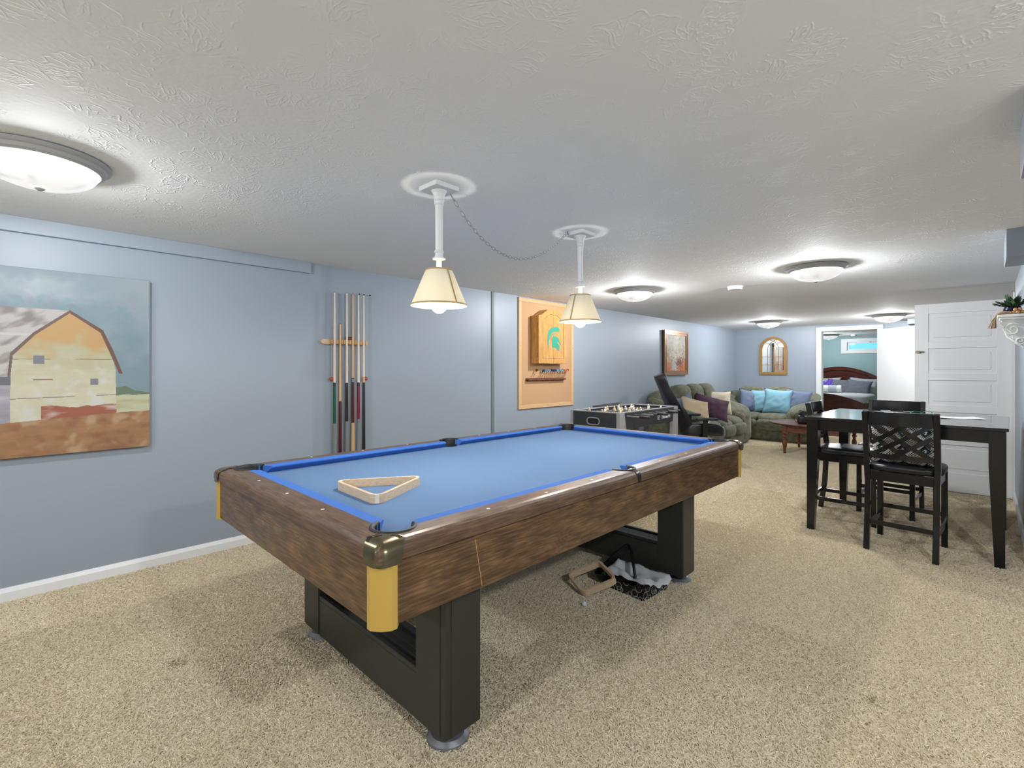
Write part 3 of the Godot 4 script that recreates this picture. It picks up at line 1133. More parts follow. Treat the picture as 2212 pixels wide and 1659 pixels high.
	# pedestal frames
	for sz in [-1.0, 1.0]:
		for sx in [-1.0, 1.0]:
			var leg := Node3D.new()
			leg.name = "leg"
			T.add_child(leg, true)
			leg.position = Vector3(sx * 0.4775, 0, sz * 0.892)
			obj("leg_post", bx(Vector3(0, 0.333, 0), Vector3(0.165, 0.566, 0.16), 0.003), M.black_laminate, leg)
			s = st()
			box(s, Vector3(-sx * 0.012, 0.333, sz * 0.081), Vector3(0.138, 0.562, 0.004), 0.001)
			box(s, Vector3(sx * 0.083, 0.333, -sz * 0.012), Vector3(0.004, 0.562, 0.13), 0.001)
			obj("facing", s, M.black_laminate, leg)
			s = st()
			lathe(s, [Vector2(0.012, 0.052), Vector2(0.012, 0.036), Vector2(0.03, 0.032), Vector2(0.060, 0.022), Vector2(0.074, 0.010), Vector2(0.077, 0.0), Vector2(0.0, 0.0)], 32)
			var foot := obj("foot", s, M.galvanised, leg)
			foot.position = Vector3(sx * 0.01, 0, sz * 0.01)
		var cross := Node3D.new()
		cross.name = "stretcher"
		T.add_child(cross, true)
		cross.position = Vector3(0, 0, sz * 0.892)
		for f in [-1.0, 1.0]:
			s = st()
			box(s, Vector3(0, 0.128, f * 0.070), Vector3(0.79, 0.165, 0.016), 0.002)
			obj("stretcher_face", s, M.black_laminate, cross)
			s = bx(Vector3(0, 0.222, f * 0.068), Vector3(0.79, 0.020, 0.022), 0.003)
			obj("lip", s, M.black_laminate, cross)
		for k in 4:
			s = bx(Vector3(0, 0.213, -0.045 + 0.03 * k), Vector3(0.79, 0.012, 0.0285), 0.0015)
			obj("shelf_board", s, M.black_laminate, cross)
	# pale joint in the veneer of the right-hand side
	s = st()
	bar(s, Vector3(0.7235, 0.772, 0.981), Vector3(0.7235, 0.622, 0.953), 0.0018, 0.0012, 0.0, Vector3.RIGHT)
	obj("veneer_joint", s, M.shaft_tan, T)
	# ball-return lug under the middle of the near side
	s = bx(Vector3(0.55, 0.60, -0.28), Vector3(0.09, 0.035, 0.16), 0.012)
	obj("underside_block", s, M.black_laminate, T)

func liner(n: Node3D, c: Vector3, r: float, facing: float, spread: float, top: float) -> void:
	var s := st()
	var rows := []
	for e in [Vector2(r - 0.004, top - 0.11), Vector2(r - 0.003, top - 0.004), Vector2(r - 0.001, top + 0.003), Vector2(r + 0.005, top + 0.005), Vector2(r + 0.010, top + 0.003), Vector2(r + 0.011, top - 0.006), Vector2(r + 0.002, top - 0.03), Vector2(r + 0.001, top - 0.11)]:
		var row := []
		for k in 25:
			var a := facing - spread + 2.0 * spread * k / 24.0
			row.append(c + Vector3(cos(a) * e.x, e.y, sin(a) * e.x))
		rows.append(row)
	for i in rows.size() - 1:
		for k in 24:
			quad(s, rows[i][k], rows[i][k + 1], rows[i + 1][k + 1], rows[i + 1][k], 1)
	for k in [0, 24]:
		for i in range(1, rows.size() - 1):
			tri(s, rows[0][k], rows[i][k], rows[i + 1][k])
	obj("pocket_liner", s, M.black_rubber, n)
	s = st()
	lathe(s, [Vector2(r - 0.004, top - 0.11), Vector2(r * 0.6, top - 0.135), Vector2(0.0, top - 0.14)], 20, Transform3D(Basis.IDENTITY, c), true)
	obj("pocket_cup", s, M.black_rubber, n)

# ================================================================ on the left wall and the far wall
func barn_tex(w: int, h: int) -> ImageTexture:
	# brushed paint; u = 0 at z 0.455, 1 at z -0.625; v = 0 at y 1.875, 1 at y 0.802
	var f := func(z: float, y: float) -> Vector2: return Vector2((0.455 - z) / 1.08, (1.875 - y) / 1.073)
	var front := PackedVector2Array([f.call(-0.242, 1.640), f.call(-0.385, 1.528), f.call(-0.432, 1.40), f.call(-0.452, 1.30), f.call(-0.458, 1.03), f.call(0.008, 1.00), f.call(0.004, 1.38), f.call(-0.088, 1.50)])
	var edge_r := PackedVector2Array([f.call(-0.242, 1.650), f.call(-0.392, 1.540), f.call(-0.440, 1.42), f.call(-0.488, 1.272), f.call(-0.470, 1.272), f.call(-0.425, 1.40), f.call(-0.380, 1.524), f.call(-0.242, 1.632)])
	var edge_l := PackedVector2Array([f.call(-0.242, 1.652), f.call(-0.085, 1.510), f.call(0.006, 1.392), f.call(0.018, 1.258), f.call(0.006, 1.262), f.call(-0.004, 1.378), f.call(-0.094, 1.498), f.call(-0.242, 1.634)])
	var roof := PackedVector2Array([f.call(-0.242, 1.648), f.call(-0.085, 1.508), f.call(0.004, 1.390), f.call(0.016, 1.256), f.call(0.40, 1.245), f.call(0.36, 1.50), f.call(0.30, 1.652)])
	var annex := PackedVector2Array([f.call(0.004, 1.258), f.call(0.004, 1.0), f.call(0.40, 0.985), f.call(0.40, 1.247)])
	var bush := PackedVector2Array([f.call(-0.455, 1.185), f.call(-0.50, 1.195), f.call(-0.55, 1.165), f.call(-0.63, 1.148), f.call(-0.63, 1.128), f.call(-0.56, 1.126), f.call(-0.455, 1.118)])
	var wins := [[f.call(-0.085, 1.378), f.call(-0.132, 1.330)], [f.call(-0.332, 1.242), f.call(-0.370, 1.204)]]
	var na := noise_bytes(w, h, 0.012, 201, 3)
	var nb := noise_bytes(w, h, 0.03, 202, 3, 4)
	var nc := noise_bytes(w, h, 0.02, 203, 2, 1, FastNoiseLite.TYPE_SIMPLEX_SMOOTH, 15.0)
	var d := PackedByteArray()
	d.resize(w * h * 3)
	for j in h:
		for i in w:
			var p := Vector2((i + 0.5) / w, (j + 0.5) / h)
			var k := j * w + i
			var a := na[k] / 255.0
			var b := nb[k] / 255.0
			var e := nc[k] / 255.0
			var c: Color
			# sky with a bank of pale cloud
			c = rgb(144, 162, 172).lerp(rgb(124, 150, 162), clampf(p.y * 2.2 - 0.2 + (a - 0.5), 0, 1))
			var cl := clampf(1.6 - absf(p.y - 0.10 - (e - 0.5) * 0.05) * 18.0, 0, 1) * clampf(1.5 - absf(p.x - 0.42) * 3.0, 0, 1) * a
			c = c.lerp(rgb(184, 192, 198), cl)
			c = c.lerp(rgb(112, 158, 168), clampf((e - 0.62) * 3.0, 0, 0.6) * clampf(1.0 - absf(p.y - 0.2) * 8.0, 0, 1))
			c = c.lerp(rgb(178, 182, 188), clampf((p.x - 0.75) * 2.5 - p.y * 1.2, 0, 0.6))
			if Geometry2D.is_point_in_polygon(p, bush):
				c = rgb(92, 112, 96).lerp(rgb(122, 136, 104), b)
			var gy := 0.785 + (a - 0.5) * 0.012
			if p.x > 0.842 and p.y > 0.688 + (e - 0.5) * 0.01 and p.y <= gy:
				c = rgb(198, 198, 160).lerp(rgb(180, 170, 120), clampf((b - 0.4) * 1.6, 0, 1))
			if p.y > gy:
				c = rgb(158, 108, 68).lerp(rgb(182, 130, 82), b).lerp(rgb(142, 86, 52), clampf((e - 0.5) * 1.4, 0, 1)).lerp(rgb(202, 172, 132), clampf((a - 0.66) * 3.0, 0, 0.6))
			if Geometry2D.is_point_in_polygon(p, roof):
				c = rgb(196, 190, 186).lerp(rgb(146, 136, 132), clampf((nc[(j * w + (i + j) % w)] / 255.0 - 0.42) * 2.6, 0, 1))
				if absf(p.y - 0.352) < 0.006:
					c = rgb(206, 200, 196)
			if Geometry2D.is_point_in_polygon(p, annex):
				c = rgb(150, 146, 158).lerp(rgb(186, 182, 190), b)
				if p.y < 0.62:
					c = rgb(112, 108, 120)
			if Geometry2D.is_point_in_polygon(p, front):
				c = rgb(206, 160, 96).lerp(rgb(190, 184, 146), clampf((p.y - 0.36 + (a - 0.5) * 0.16) * 9.0, 0, 1))
				c = c.lerp(rgb(214, 208, 176), clampf((p.y - 0.46 + (b - 0.5) * 0.2) * 5.0, 0, 1) * (0.5 + 0.5 * a))
				c = c.lerp(rgb(214, 212, 206), clampf((e - 0.5) * 2.4, 0, 0.8) * clampf((p.y - 0.42) * 6.0, 0, 1))
				if absf(p.y - 0.487 + 0.01 * p.x) < 0.0016 and b > 0.35:
					c = rgb(134, 128, 112)
				if absf(p.y - 0.690 + 0.02 * (p.x - 0.5)) < 0.0018 and b > 0.4:
					c = rgb(140, 116, 100)
				if absf(p.y - 0.592) < 0.0028 and p.x > 0.50 and p.x < 0.575:
					c = rgb(148, 96, 70)
				if p.y > 0.745 - (p.x - 0.42) * 0.02 + (a - 0.5) * 0.03 and p.x > 0.53:
					c = rgb(172, 92, 66).lerp(rgb(196, 176, 160), clampf((b - 0.55) * 4.0, 0, 1))
			for wi in wins:
				if p.x > wi[0].x and p.x < wi[1].x and p.y > wi[0].y and p.y < wi[1].y:
					c = rgb(138, 136, 148).lerp(rgb(120, 118, 130), a)
			if Geometry2D.is_point_in_polygon(p, edge_l):
				c = rgb(120, 96, 86)
			if Geometry2D.is_point_in_polygon(p, edge_r):
				c = rgb(132, 84, 64).lerp(rgb(110, 78, 70), b)
			var gr := c.get_luminance() * 0.92
			c = Color(gr, gr, gr).lerp(c * 0.92, 0.84)
			d[k * 3] = int(c.r * 255.0)
			d[k * 3 + 1] = int(c.g * 255.0)
			d[k * 3 + 2] = int(c.b * 255.0)
	return tex_rgb(w, h, d)

func abstract_tex(w: int, h: int) -> ImageTexture:
	var na := noise_bytes(w, h, 0.02, 301, 4)
	var nb := noise_bytes(w, h, 0.03, 302, 4, 1, FastNoiseLite.TYPE_SIMPLEX_SMOOTH, 25.0)
	var nc := noise_bytes(w, h, 0.05, 303, 3)
	var d := PackedByteArray()
	d.resize(w * h * 3)
	for j in h:
		for i in w:
			var k := j * w + i
			var u := float(i) / w
			var v := float(j) / h
			var a := na[k] / 255.0
			var b := nb[k] / 255.0
			var e := nc[k] / 255.0
			var c := rgb(152, 148, 134).lerp(rgb(196, 192, 178), a)
			c = c.lerp(rgb(214, 206, 188), clampf(1.2 - absf(u - 0.5) * 3.2, 0, 1) * clampf(b * 1.5 - 0.2, 0, 1))
			c = c.lerp(rgb(172, 104, 62), clampf((v - 0.35) * 1.5 + (b - 0.55) * 2.0, 0, 0.9) * clampf(absf(u - 0.45) * 4.0, 0.1, 1))
			c = c.lerp(rgb(190, 96, 40), clampf((v - 0.66) * 4.0 + (e - 0.5), 0, 0.85) * clampf(absf(u - 0.42) * 4.5 - 0.25, 0, 1))
			c = c.lerp(rgb(150, 176, 196), clampf((v - 0.62) * 4.0, 0, 0.8) * clampf(1.0 - absf(u - 0.40) * 7.0, 0, 1))
			c = c.lerp(rgb(84, 36, 30), clampf(1.0 - Vector2((u - 0.66) * 4.2, (v - 0.76) * 6.0).length() + (e - 0.5) * 1.6, 0, 0.9))
			c = c.lerp(rgb(118, 78, 72), clampf((e - 0.6) * 3.0, 0, 0.7) * clampf((v - 0.25) * 3.0, 0, 1))
			d[k * 3] = int(c.r * 255.0)
			d[k * 3 + 1] = int(c.g * 255.0)
			d[k * 3 + 2] = int(c.b * 255.0)
	return tex_rgb(w, h, d)

func make_cue(label: String, z: float, bottom: float, top: float, bands: Array, lean := 0.0) -> void:
	# bands: [from y, to y, material, name]
	var t := thing("pool_cue", label, "pool cue", Vector3(XW + 0.05, bottom, z), 0.0, "pool cues in the wall rack")
	var L := top - bottom
	var rad := func(y: float) -> float: return lerpf(0.0150, 0.0062, clampf(y / L, 0.0, 1.0))
	for b in bands:
		var s := st()
		var y0: float = b[0] - bottom
		var y1: float = b[1] - bottom
		lathe(s, [Vector2(0.0, y0), Vector2(rad.call(y0), y0), Vector2(rad.call(y1), y1), Vector2(0.0, y1)], 14)
		obj(b[3], s, b[2], t)
	t.rotation.x = lean

func build_wall_things() -> void:
	# barn painting
	var p := thing("barn_painting", "large unframed canvas of a pale barn on brown ground", "painting", Vector3(XW + 0.002, 0.802, -0.085), PI * 0.5)
	obj("stretcher", bx(Vector3(0, 0.5365, 0.0195), Vector3(1.08, 1.073, 0.039), 0.002), mat("canvas_edge", rgb(60, 46, 34), 0.8), p)
	var s := st()
	quad_uv(s, Vector3(-0.539, 1.072, 0.0396), Vector3(0.539, 1.072, 0.0396), Vector3(0.539, 0.001, 0.0396), Vector3(-0.539, 0.001, 0.0396))
	obj("painted_canvas", s, umat("barn_paint", barn_tex(540, 536), 0.6), p)
	# cue rack
	var r := thing("cue_rack", "pale wooden wall rack that holds the pool cues", "cue rack", Vector3(XW, 1.509, -1.985), PI * 0.5)
	s = st()
	var bp := PackedVector2Array([Vector2(0.205, 0), Vector2(0.205, 0.04), Vector2(-0.18, 0.04)])
	for k in 7:
		var a := PI * 0.5 + PI * k / 6.0
		bp.append(Vector2(-0.185 + cos(a) * 0.025, 0.02 + sin(a) * 0.02))
	bp.append(Vector2(-0.18, 0))
	prism(s, bp, 0.0, 0.02)
	obj("backboard", s, M.maple, r)
	for z in [-1.873, -1.923, -1.982, -2.037, -2.089, -2.139]:
		var x: float = -1.985 - z
		x = -(z + 1.985)
		for e in [-0.019, 0.019]:
			s = bx(Vector3(x + e, 0.02, 0.036), Vector3(0.016, 0.038, 0.034), 0.004)
			obj("clip", s, M.pine, r)
	s = bx(Vector3(0.03, 0.055, 0.018), Vector3(0.045, 0.028, 0.03), 0.002)
	obj("chalk_block", s, M.cherry, r)
	s = bx(Vector3(0, -1.06, 0.05), Vector3(0.42, 0.025, 0.10), 0.004)
	obj("butt_ledge", s, M.maple, r)
	var bt := 0.476
	make_cue("pool cue with white shaft and green butt, leftmost in the rack", -1.873, bt, 1.942, [[bt, 0.85, M.linen_wrap, "wrap"], [0.85, 1.16, M.green_stain, "forearm"], [1.16, 1.189, M.black_plastic, "joint"], [1.189, 1.925, M.shaft_wood, "shaft"], [1.925, 1.938, M.ivory, "ferrule"], [1.938, 1.942, M.black_plastic, "tip"]])
	make_cue("short pool cue with plain wine-brown butt, lower than its neighbours", -1.923, bt, 1.682, [[bt, 1.033, M.wine_stain, "butt"], [1.033, 1.678, M.shaft_tan, "shaft"], [1.678, 1.682, M.black_plastic, "tip"]])
	make_cue("pool cue with white shaft and dark brown butt over a grey wrap", -1.982, bt, 1.947, [[bt, 0.858, M.linen_wrap, "wrap"], [0.858, 1.156, M.dark_brown, "forearm"], [1.156, 1.186, M.black_plastic, "joint"], [1.186, 1.93, M.shaft_wood, "shaft"], [1.93, 1.943, M.ivory, "ferrule"], [1.943, 1.947, M.black_plastic, "tip"]])
	make_cue("pool cue with tan shaft, silver joint ring and pale wooden wrap", -2.037, bt, 1.953, [[bt, 0.842, M.shaft_tan, "wrap"], [0.842, 1.182, M.wine_stain, "forearm"], [1.182, 1.190, M.black_plastic, "collar"], [1.190, 1.216, M.chrome, "joint"], [1.216, 1.225, M.black_plastic, "collar"], [1.225, 1.949, M.shaft_tan, "shaft"], [1.949, 1.953, M.black_plastic, "tip"]])
	make_cue("pool cue with white shaft and bright red butt", -2.089, bt, 1.944, [[bt, 0.869, M.linen_wrap, "wrap"], [0.869, 1.156, M.red_stain, "forearm"], [1.156, 1.186, M.black_plastic, "joint"], [1.186, 1.927, M.shaft_wood, "shaft"], [1.927, 1.940, M.ivory, "ferrule"], [1.940, 1.944, M.black_plastic, "tip"]])
	make_cue("pool cue with all-black butt, rightmost in the rack", -2.139, bt, 1.946, [[bt, 1.185, M.black_plastic, "butt"], [1.185, 1.235, M.shaft_tan, "shaft_base"], [1.235, 1.93, M.shaft_wood, "shaft"], [1.93, 1.942, M.ivory, "ferrule"], [1.942, 1.946, M.black_plastic, "tip"]])
	for k in 2:
		var z: float = [-1.856, -2.166][k]
		var b := thing("hanging_ball", ["red ball hanging on a string left of the cues", "red ball hanging on a string right of the cues"][k], "ball", Vector3(XW + 0.035, 1.218, z), 0.0, "red balls hanging from the cue rack")
		s = st()
		puff(s, Vector3.ZERO, Vector3(0.038, 0.038, 0.038), 2.0, 6)
		obj("ball", s, M.red_ball, b)
		s = st()
		tube(s, [Vector3(0, 0.018, 0), Vector3(0.002, 0.31, 0.0)], 0.0012, 5)
		obj("string", s, M.string, b)
	# cord with black knobs strung over the cue tips
	var cc := thing("tip_cord", "thin cord with black knobs strung across the cue tips", "cord", Vector3(XW + 0.062, 1.945, -2.03), PI * 0.5)
	s = st()
	tube(s, [Vector3(-0.045, 0.0, 0), Vector3(0.0, -0.004, 0), Vector3(0.055, -0.005, 0), Vector3(0.10, 0.006, 0), Vector3(0.135, -0.004, 0), Vector3(0.16, 0.003, 0)], 0.0014, 5)
	obj("cord_line", s, M.linen_wrap, cc)
	for x in [0.062, 0.105, 0.163]:
		s = st()
		puff(s, Vector3(x, 0.003, 0), Vector3(0.014, 0.010, 0.012), 2.5, 4)
		obj("knob", s, M.black_plastic, cc)
	# cork board with frame
	var c := thing("cork_board", "tall tan cork board with a pale pine frame on the blue wall", "board", Vector3(XW, 0.828, -4.665), PI * 0.5)
	var cw := 1.052
	var ch := 1.318
	obj("cork_sheet", bx(Vector3(0, ch * 0.5, 0.007), Vector3(cw - 0.05, ch - 0.05, 0.013)), M.cork, c)
	for e in [[Vector3(0, 0.0225, 0.011), Vector3(cw, 0.045, 0.022)], [Vector3(0, ch - 0.0225, 0.011), Vector3(cw, 0.045, 0.022)], [Vector3(-cw * 0.5 + 0.0225, ch * 0.5, 0.011), Vector3(0.045, ch - 0.09, 0.022)], [Vector3(cw * 0.5 - 0.0225, ch * 0.5, 0.011), Vector3(0.045, ch - 0.09, 0.022)]]:
		obj("frame_piece", bx(e[0], e[1], 0.003), M.pine_frame, c)
	for e in [Vector3(0, ch - 0.022, 0.0225), Vector3(-cw * 0.5 + 0.022, 0.75, 0.0225), Vector3(0, 0.022, 0.0225), Vector3(cw * 0.5 - 0.022, 0.75, 0.0225)]:
		s = st()
		lathe(s, [Vector2(0.005, -0.001), Vector2(0.004, 0.0008), Vector2(0, 0.001)], 10, Transform3D(Basis(Vector3.RIGHT, PI * 0.5), e))
		obj("screw", s, M.bronze_frame, c)
	# dart cabinet
	var k := thing("dart_cabinet", "arched golden pine dart cabinet with a green helmet emblem", "cabinet", Vector3(XW + 0.022, 1.368, -4.622), PI * 0.5)
	var hw := 0.272
	var topline := func(x: float) -> float:
		var u := clampf(1.0 - absf(x) / hw, 0.0, 1.0)
		return 0.573 + 0.088 * (1.0 - cos(PI * clampf(u * 1.25, 0.0, 1.0))) * 0.5
	var whole := PackedVector2Array([Vector2(hw, 0), Vector2(-hw, 0)])
	for i in 25:
		var x := -hw + 2.0 * hw * i / 24.0
		whole.append(Vector2(x, topline.call(x)))
	s = st()
	prism(s, whole, 0.0, 0.098)
	obj("body", s, M.pine, k)
	for sd in [-1.0, 1.0]:
		var half := PackedVector2Array([Vector2(sd * 0.0012, 0.002), Vector2(sd * hw, 0.002)])
		for i in 13:
			var x: float = sd * (hw - (hw - 0.0012) * i / 12.0)
			half.append(Vector2(x, topline.call(x)))
		s = st()
		prism(s, half, 0.102, 0.120)
		var dr := obj("door", s, M.pine, k)
		# field inside the routed line
		var fld := PackedVector2Array([Vector2(sd * 0.0012, 0.062), Vector2(sd * 0.196, 0.062)])
		for i in 11:
			var x: float = sd * (0.196 - (0.196 - 0.0012) * i / 10.0)
			var u := 1.0 - absf(x) / 0.196
			fld.append(Vector2(x, 0.535 + 0.062 * (1.0 - cos(PI * clampf(u * 1.3, 0, 1))) * 0.5))
		var line := []
		for v in fld.slice(1):
			line.append(Vector3(v.x, v.y, 0.1200))
		line.insert(0, Vector3(fld[0].x, fld[0].y, 0.1200))
		s = st()
		tube(s, line, 0.0022, 5)
		obj("routed_line", s, M.cherry, dr)
		for y in [0.10, 0.46]:
			s = st()
			box(s, Vector3(sd * (hw + 0.001), y, 0.108), Vector3(0.004, 0.05, 0.018), 0.001)
			tube(s, [Vector3(sd * (hw + 0.004), y - 0.027, 0.10), Vector3(sd * (hw + 0.004), y + 0.027, 0.10)], 0.004, 8)
			obj("hinge", s, M.bronze_frame, k)
	var to := func(a: Array) -> PackedVector2Array:
		var o := PackedVector2Array()
		for v in a:
			o.append(Vector2((v[0] - 525) * 0.0010686, (1210 - v[1]) * 0.000651))
		return o
	s = st()
	prism(s, to.call([[640, 560], [625, 610], [600, 605], [560, 605], [520, 620], [485, 650], [462, 700], [452, 760], [450, 830], [440, 890], [428, 935], [430, 880], [425, 820], [418, 760], [420, 690], [440, 610], [475, 555], [520, 525], [570, 515], [615, 520]]), 0.1203, 0.1216)
	prism(s, to.call([[497, 745], [510, 715], [540, 692], [580, 695], [615, 720], [632, 760], [640, 800], [652, 815], [660, 840], [655, 862], [640, 840], [630, 815], [610, 795], [595, 805], [600, 825], [625, 850], [635, 880], [632, 970], [600, 950], [570, 912], [545, 905], [505, 915], [500, 850]]), 0.1203, 0.1216)
	for q in [[575, 620, 555, 660], [550, 628, 532, 668], [528, 640, 512, 676], [508, 655, 494, 690], [492, 674, 480, 706], [480, 698, 470, 724], [472, 722, 464, 746]]:
		prism(s, to.call([[q[0] - 5, q[1]], [q[0] + 5, q[1] + 2], [q[2] + 3, q[3]], [q[2] - 3, q[3]]]), 0.1203, 0.1214)
	obj("emblem", s, M.emblem_green, k).set_meta("label", "green crested helmet emblem")
	# ledge and darts
	var lg := thing("dart_ledge", "narrow reddish wooden ledge below the dart cabinet", "ledge", Vector3(XW + 0.022, 1.166, -4.62), PI * 0.5)
	obj("ledge_bar", bx(Vector3(0, 0.010, 0.022), Vector3(0.71, 0.020, 0.044), 0.002), M.cherry, lg)
	obj("back_strip", bx(Vector3(0, 0.010, 0.003), Vector3(0.73, 0.034, 0.006), 0.001), M.cherry, lg)
	var dart_x := [175, 285, 320, 358, 395, 430, 468, 505, 545, 585, 620, 652, 688, 715, 745]
	var flights := [rgb(78, 42, 30), rgb(28, 38, 86), rgb(108, 122, 146), rgb(120, 134, 160), rgb(134, 146, 170), rgb(22, 24, 58), rgb(26, 30, 74), rgb(30, 40, 96), rgb(96, 150, 166), rgb(92, 140, 152), rgb(110, 158, 160), rgb(70, 112, 116), rgb(190, 92, 44), rgb(200, 104, 52), rgb(120, 38, 30)]
	var names := ["brown-flighted dart standing apart at the left end of the ledge", "navy-flighted dart second from the left on the ledge", "slate-flighted dart just right of the first navy dart", "slate-flighted dart in the middle of the three pale ones", "slate-flighted dart just left of the dark navy darts", "black-navy dart leftmost of the three dark ones mid-ledge", "black-navy dart in the middle of the three dark ones", "navy dart rightmost of the three dark ones mid-ledge", "pale teal dart just right of the dark darts", "second pale teal dart from the dark darts", "pale teal dart left of the dark teal dart", "dark teal dart just left of the orange darts", "orange-flighted dart, left one of the pair", "orange-flighted dart, right one of the pair", "dark red dart at the right end of the ledge"]
	for i in dart_x.size():
		var x: float = (dart_x[i] - 435) * 0.00106
		var t := thing("dart", names[i], "dart", Vector3(XW + 0.046, 1.186, -4.62 - x), PI * 0.5, "darts standing in the ledge")
		var tip := Vector3(0, 0, 0)
		var end := Vector3(0.068 + 0.006 * sin(i * 2.1), 0.098 + 0.006 * cos(i * 1.7), 0.012)
		var d := (end - tip).normalized()
		s = st()
		tube(s, [tip, tip + d * 0.03, tip + d * 0.032, tip + d * 0.075, tip + d * 0.078, tip + d * 0.115], [0.001, 0.0014, 0.0032, 0.0032, 0.0018, 0.0016], 7)
		obj("barrel", s, M.bronze_frame, t)
		s = st()
		var sid := d.cross(Vector3.BACK).normalized()
		for q in 2:
			var sv := sid.rotated(d, PI * 0.5 * q + 0.7)
			var a := tip + d * 0.096
			prism(s, PackedVector2Array([Vector2(0, 0), Vector2(0.011, 0.017), Vector2(0.017, 0.03), Vector2(0.012, 0.042), Vector2(-0.012, 0.042), Vector2(-0.017, 0.03), Vector2(-0.011, 0.017)]), -0.0006, 0.0006, Transform3D(Basis(sv, d, sv.cross(d)), a))
		obj("flight", s, mat("flight_%d" % i, flights[i], 0.5), t)
	# framed abstract above the couch
	var pic := thing("framed_picture", "abstract autumn-coloured painting in a bronze frame above the long couch", "picture", Vector3(XW, 1.200, -8.14), PI * 0.5)
	var pw := 0.90
	var phh := 0.768
	obj("backing", bx(Vector3(0, phh * 0.5, 0.016), Vector3(pw, phh, 0.032), 0.002), M.black_plastic, pic)
	s = st()
	var steps := [[0.0, 0.075, 0.034, 0.046], [0.0, 0.030, 0.046, 0.054], [0.056, 0.075, 0.046, 0.052]]
	for e in steps:
		var o := [Vector2(-pw * 0.5 + e[0], e[0]), Vector2(pw * 0.5 - e[0], e[0]), Vector2(pw * 0.5 - e[0], phh - e[0]), Vector2(-pw * 0.5 + e[0], phh - e[0])]
		var n := [Vector2(-pw * 0.5 + e[1], e[1]), Vector2(pw * 0.5 - e[1], e[1]), Vector2(pw * 0.5 - e[1], phh - e[1]), Vector2(-pw * 0.5 + e[1], phh - e[1])]
		ring_prism(s, o, n, e[2], e[3])
	obj("frame", s, M.bronze_frame, pic)
	s = st()
	quad_uv(s, Vector3(-pw * 0.5 + 0.07, phh - 0.07, 0.036), Vector3(pw * 0.5 - 0.07, phh - 0.07, 0.036), Vector3(pw * 0.5 - 0.07, 0.07, 0.036), Vector3(-pw * 0.5 + 0.07, 0.07, 0.036))
	obj("painted_canvas", s, umat("abstract_paint", abstract_tex(280, 240), 0.5), pic)
	# arched mirror on the far wall
	var mr := thing("arched_mirror", "arched window-pane mirror in a gold wooden frame", "mirror", Vector3(-3.187, 1.186, ZF))
	var mw := 0.265
	var mh := 0.79
	var arch := func(inset: float, n: int) -> Array:
		var a := []
		var w := mw - inset
		var base := mh - mw
		a.append(Vector2(-w, inset))
		a.append(Vector2(w, inset))
		for i in n + 1:
			var t := PI * i / n
			a.append(Vector2(cos(t) * w, base + sin(t) * w))
		return a
	s = st()
	ring_prism(s, arch.call(0.0, 24), arch.call(0.052, 24), 0.0, 0.028)
	ring_prism(s, arch.call(0.0, 24), arch.call(0.014, 24), 0.028, 0.034)
	obj("frame", s, M.gold_frame, mr)
	s = st()
	prism(s, PackedVector2Array(arch.call(0.045, 24)), 0.004, 0.010)
	obj("mirror_pane", s, M.mirror_glass, mr)
	var bars := []
	for y in [0.30, 0.455]:
		pass
	var base := mh - mw
	for y in [0.205, 0.372]:
		s = st()
		bar(s, Vector3(-0.215, y, 0.014), Vector3(0.215, y, 0.014), 0.009, 0.010)
		obj("glazing_bar", s, M.gold_frame, mr)
	for x in [-0.107, 0.0, 0.107]:
		s = st()
		bar(s, Vector3(x, 0.05, 0.014), Vector3(x, base + (0.0 if x != 0.0 else -0.0), 0.014), 0.009, 0.010, 0.0, Vector3.RIGHT)
		obj("glazing_bar", s, M.gold_frame, mr)
	for e in [[-0.107, 1.0], [0.107, -1.0], [0.0, 1.0], [0.0, -1.0]]:
		var pts := []
		for i in 10:
			var t := PI * 0.5 * i / 9.0 * (0.95 if e[0] != 0.0 else 0.8)
			var R := 0.215 if e[0] != 0.0 else 0.215
			pts.append(Vector3(e[0] + e[1] * (R - R * cos(t)), base + R * sin(t) * (0.95 if e[0] != 0.0 else 0.72), 0.014))
		s = st()
		tube(s, pts, 0.0048, 5)
		obj("glazing_bar", s, M.gold_frame, mr)

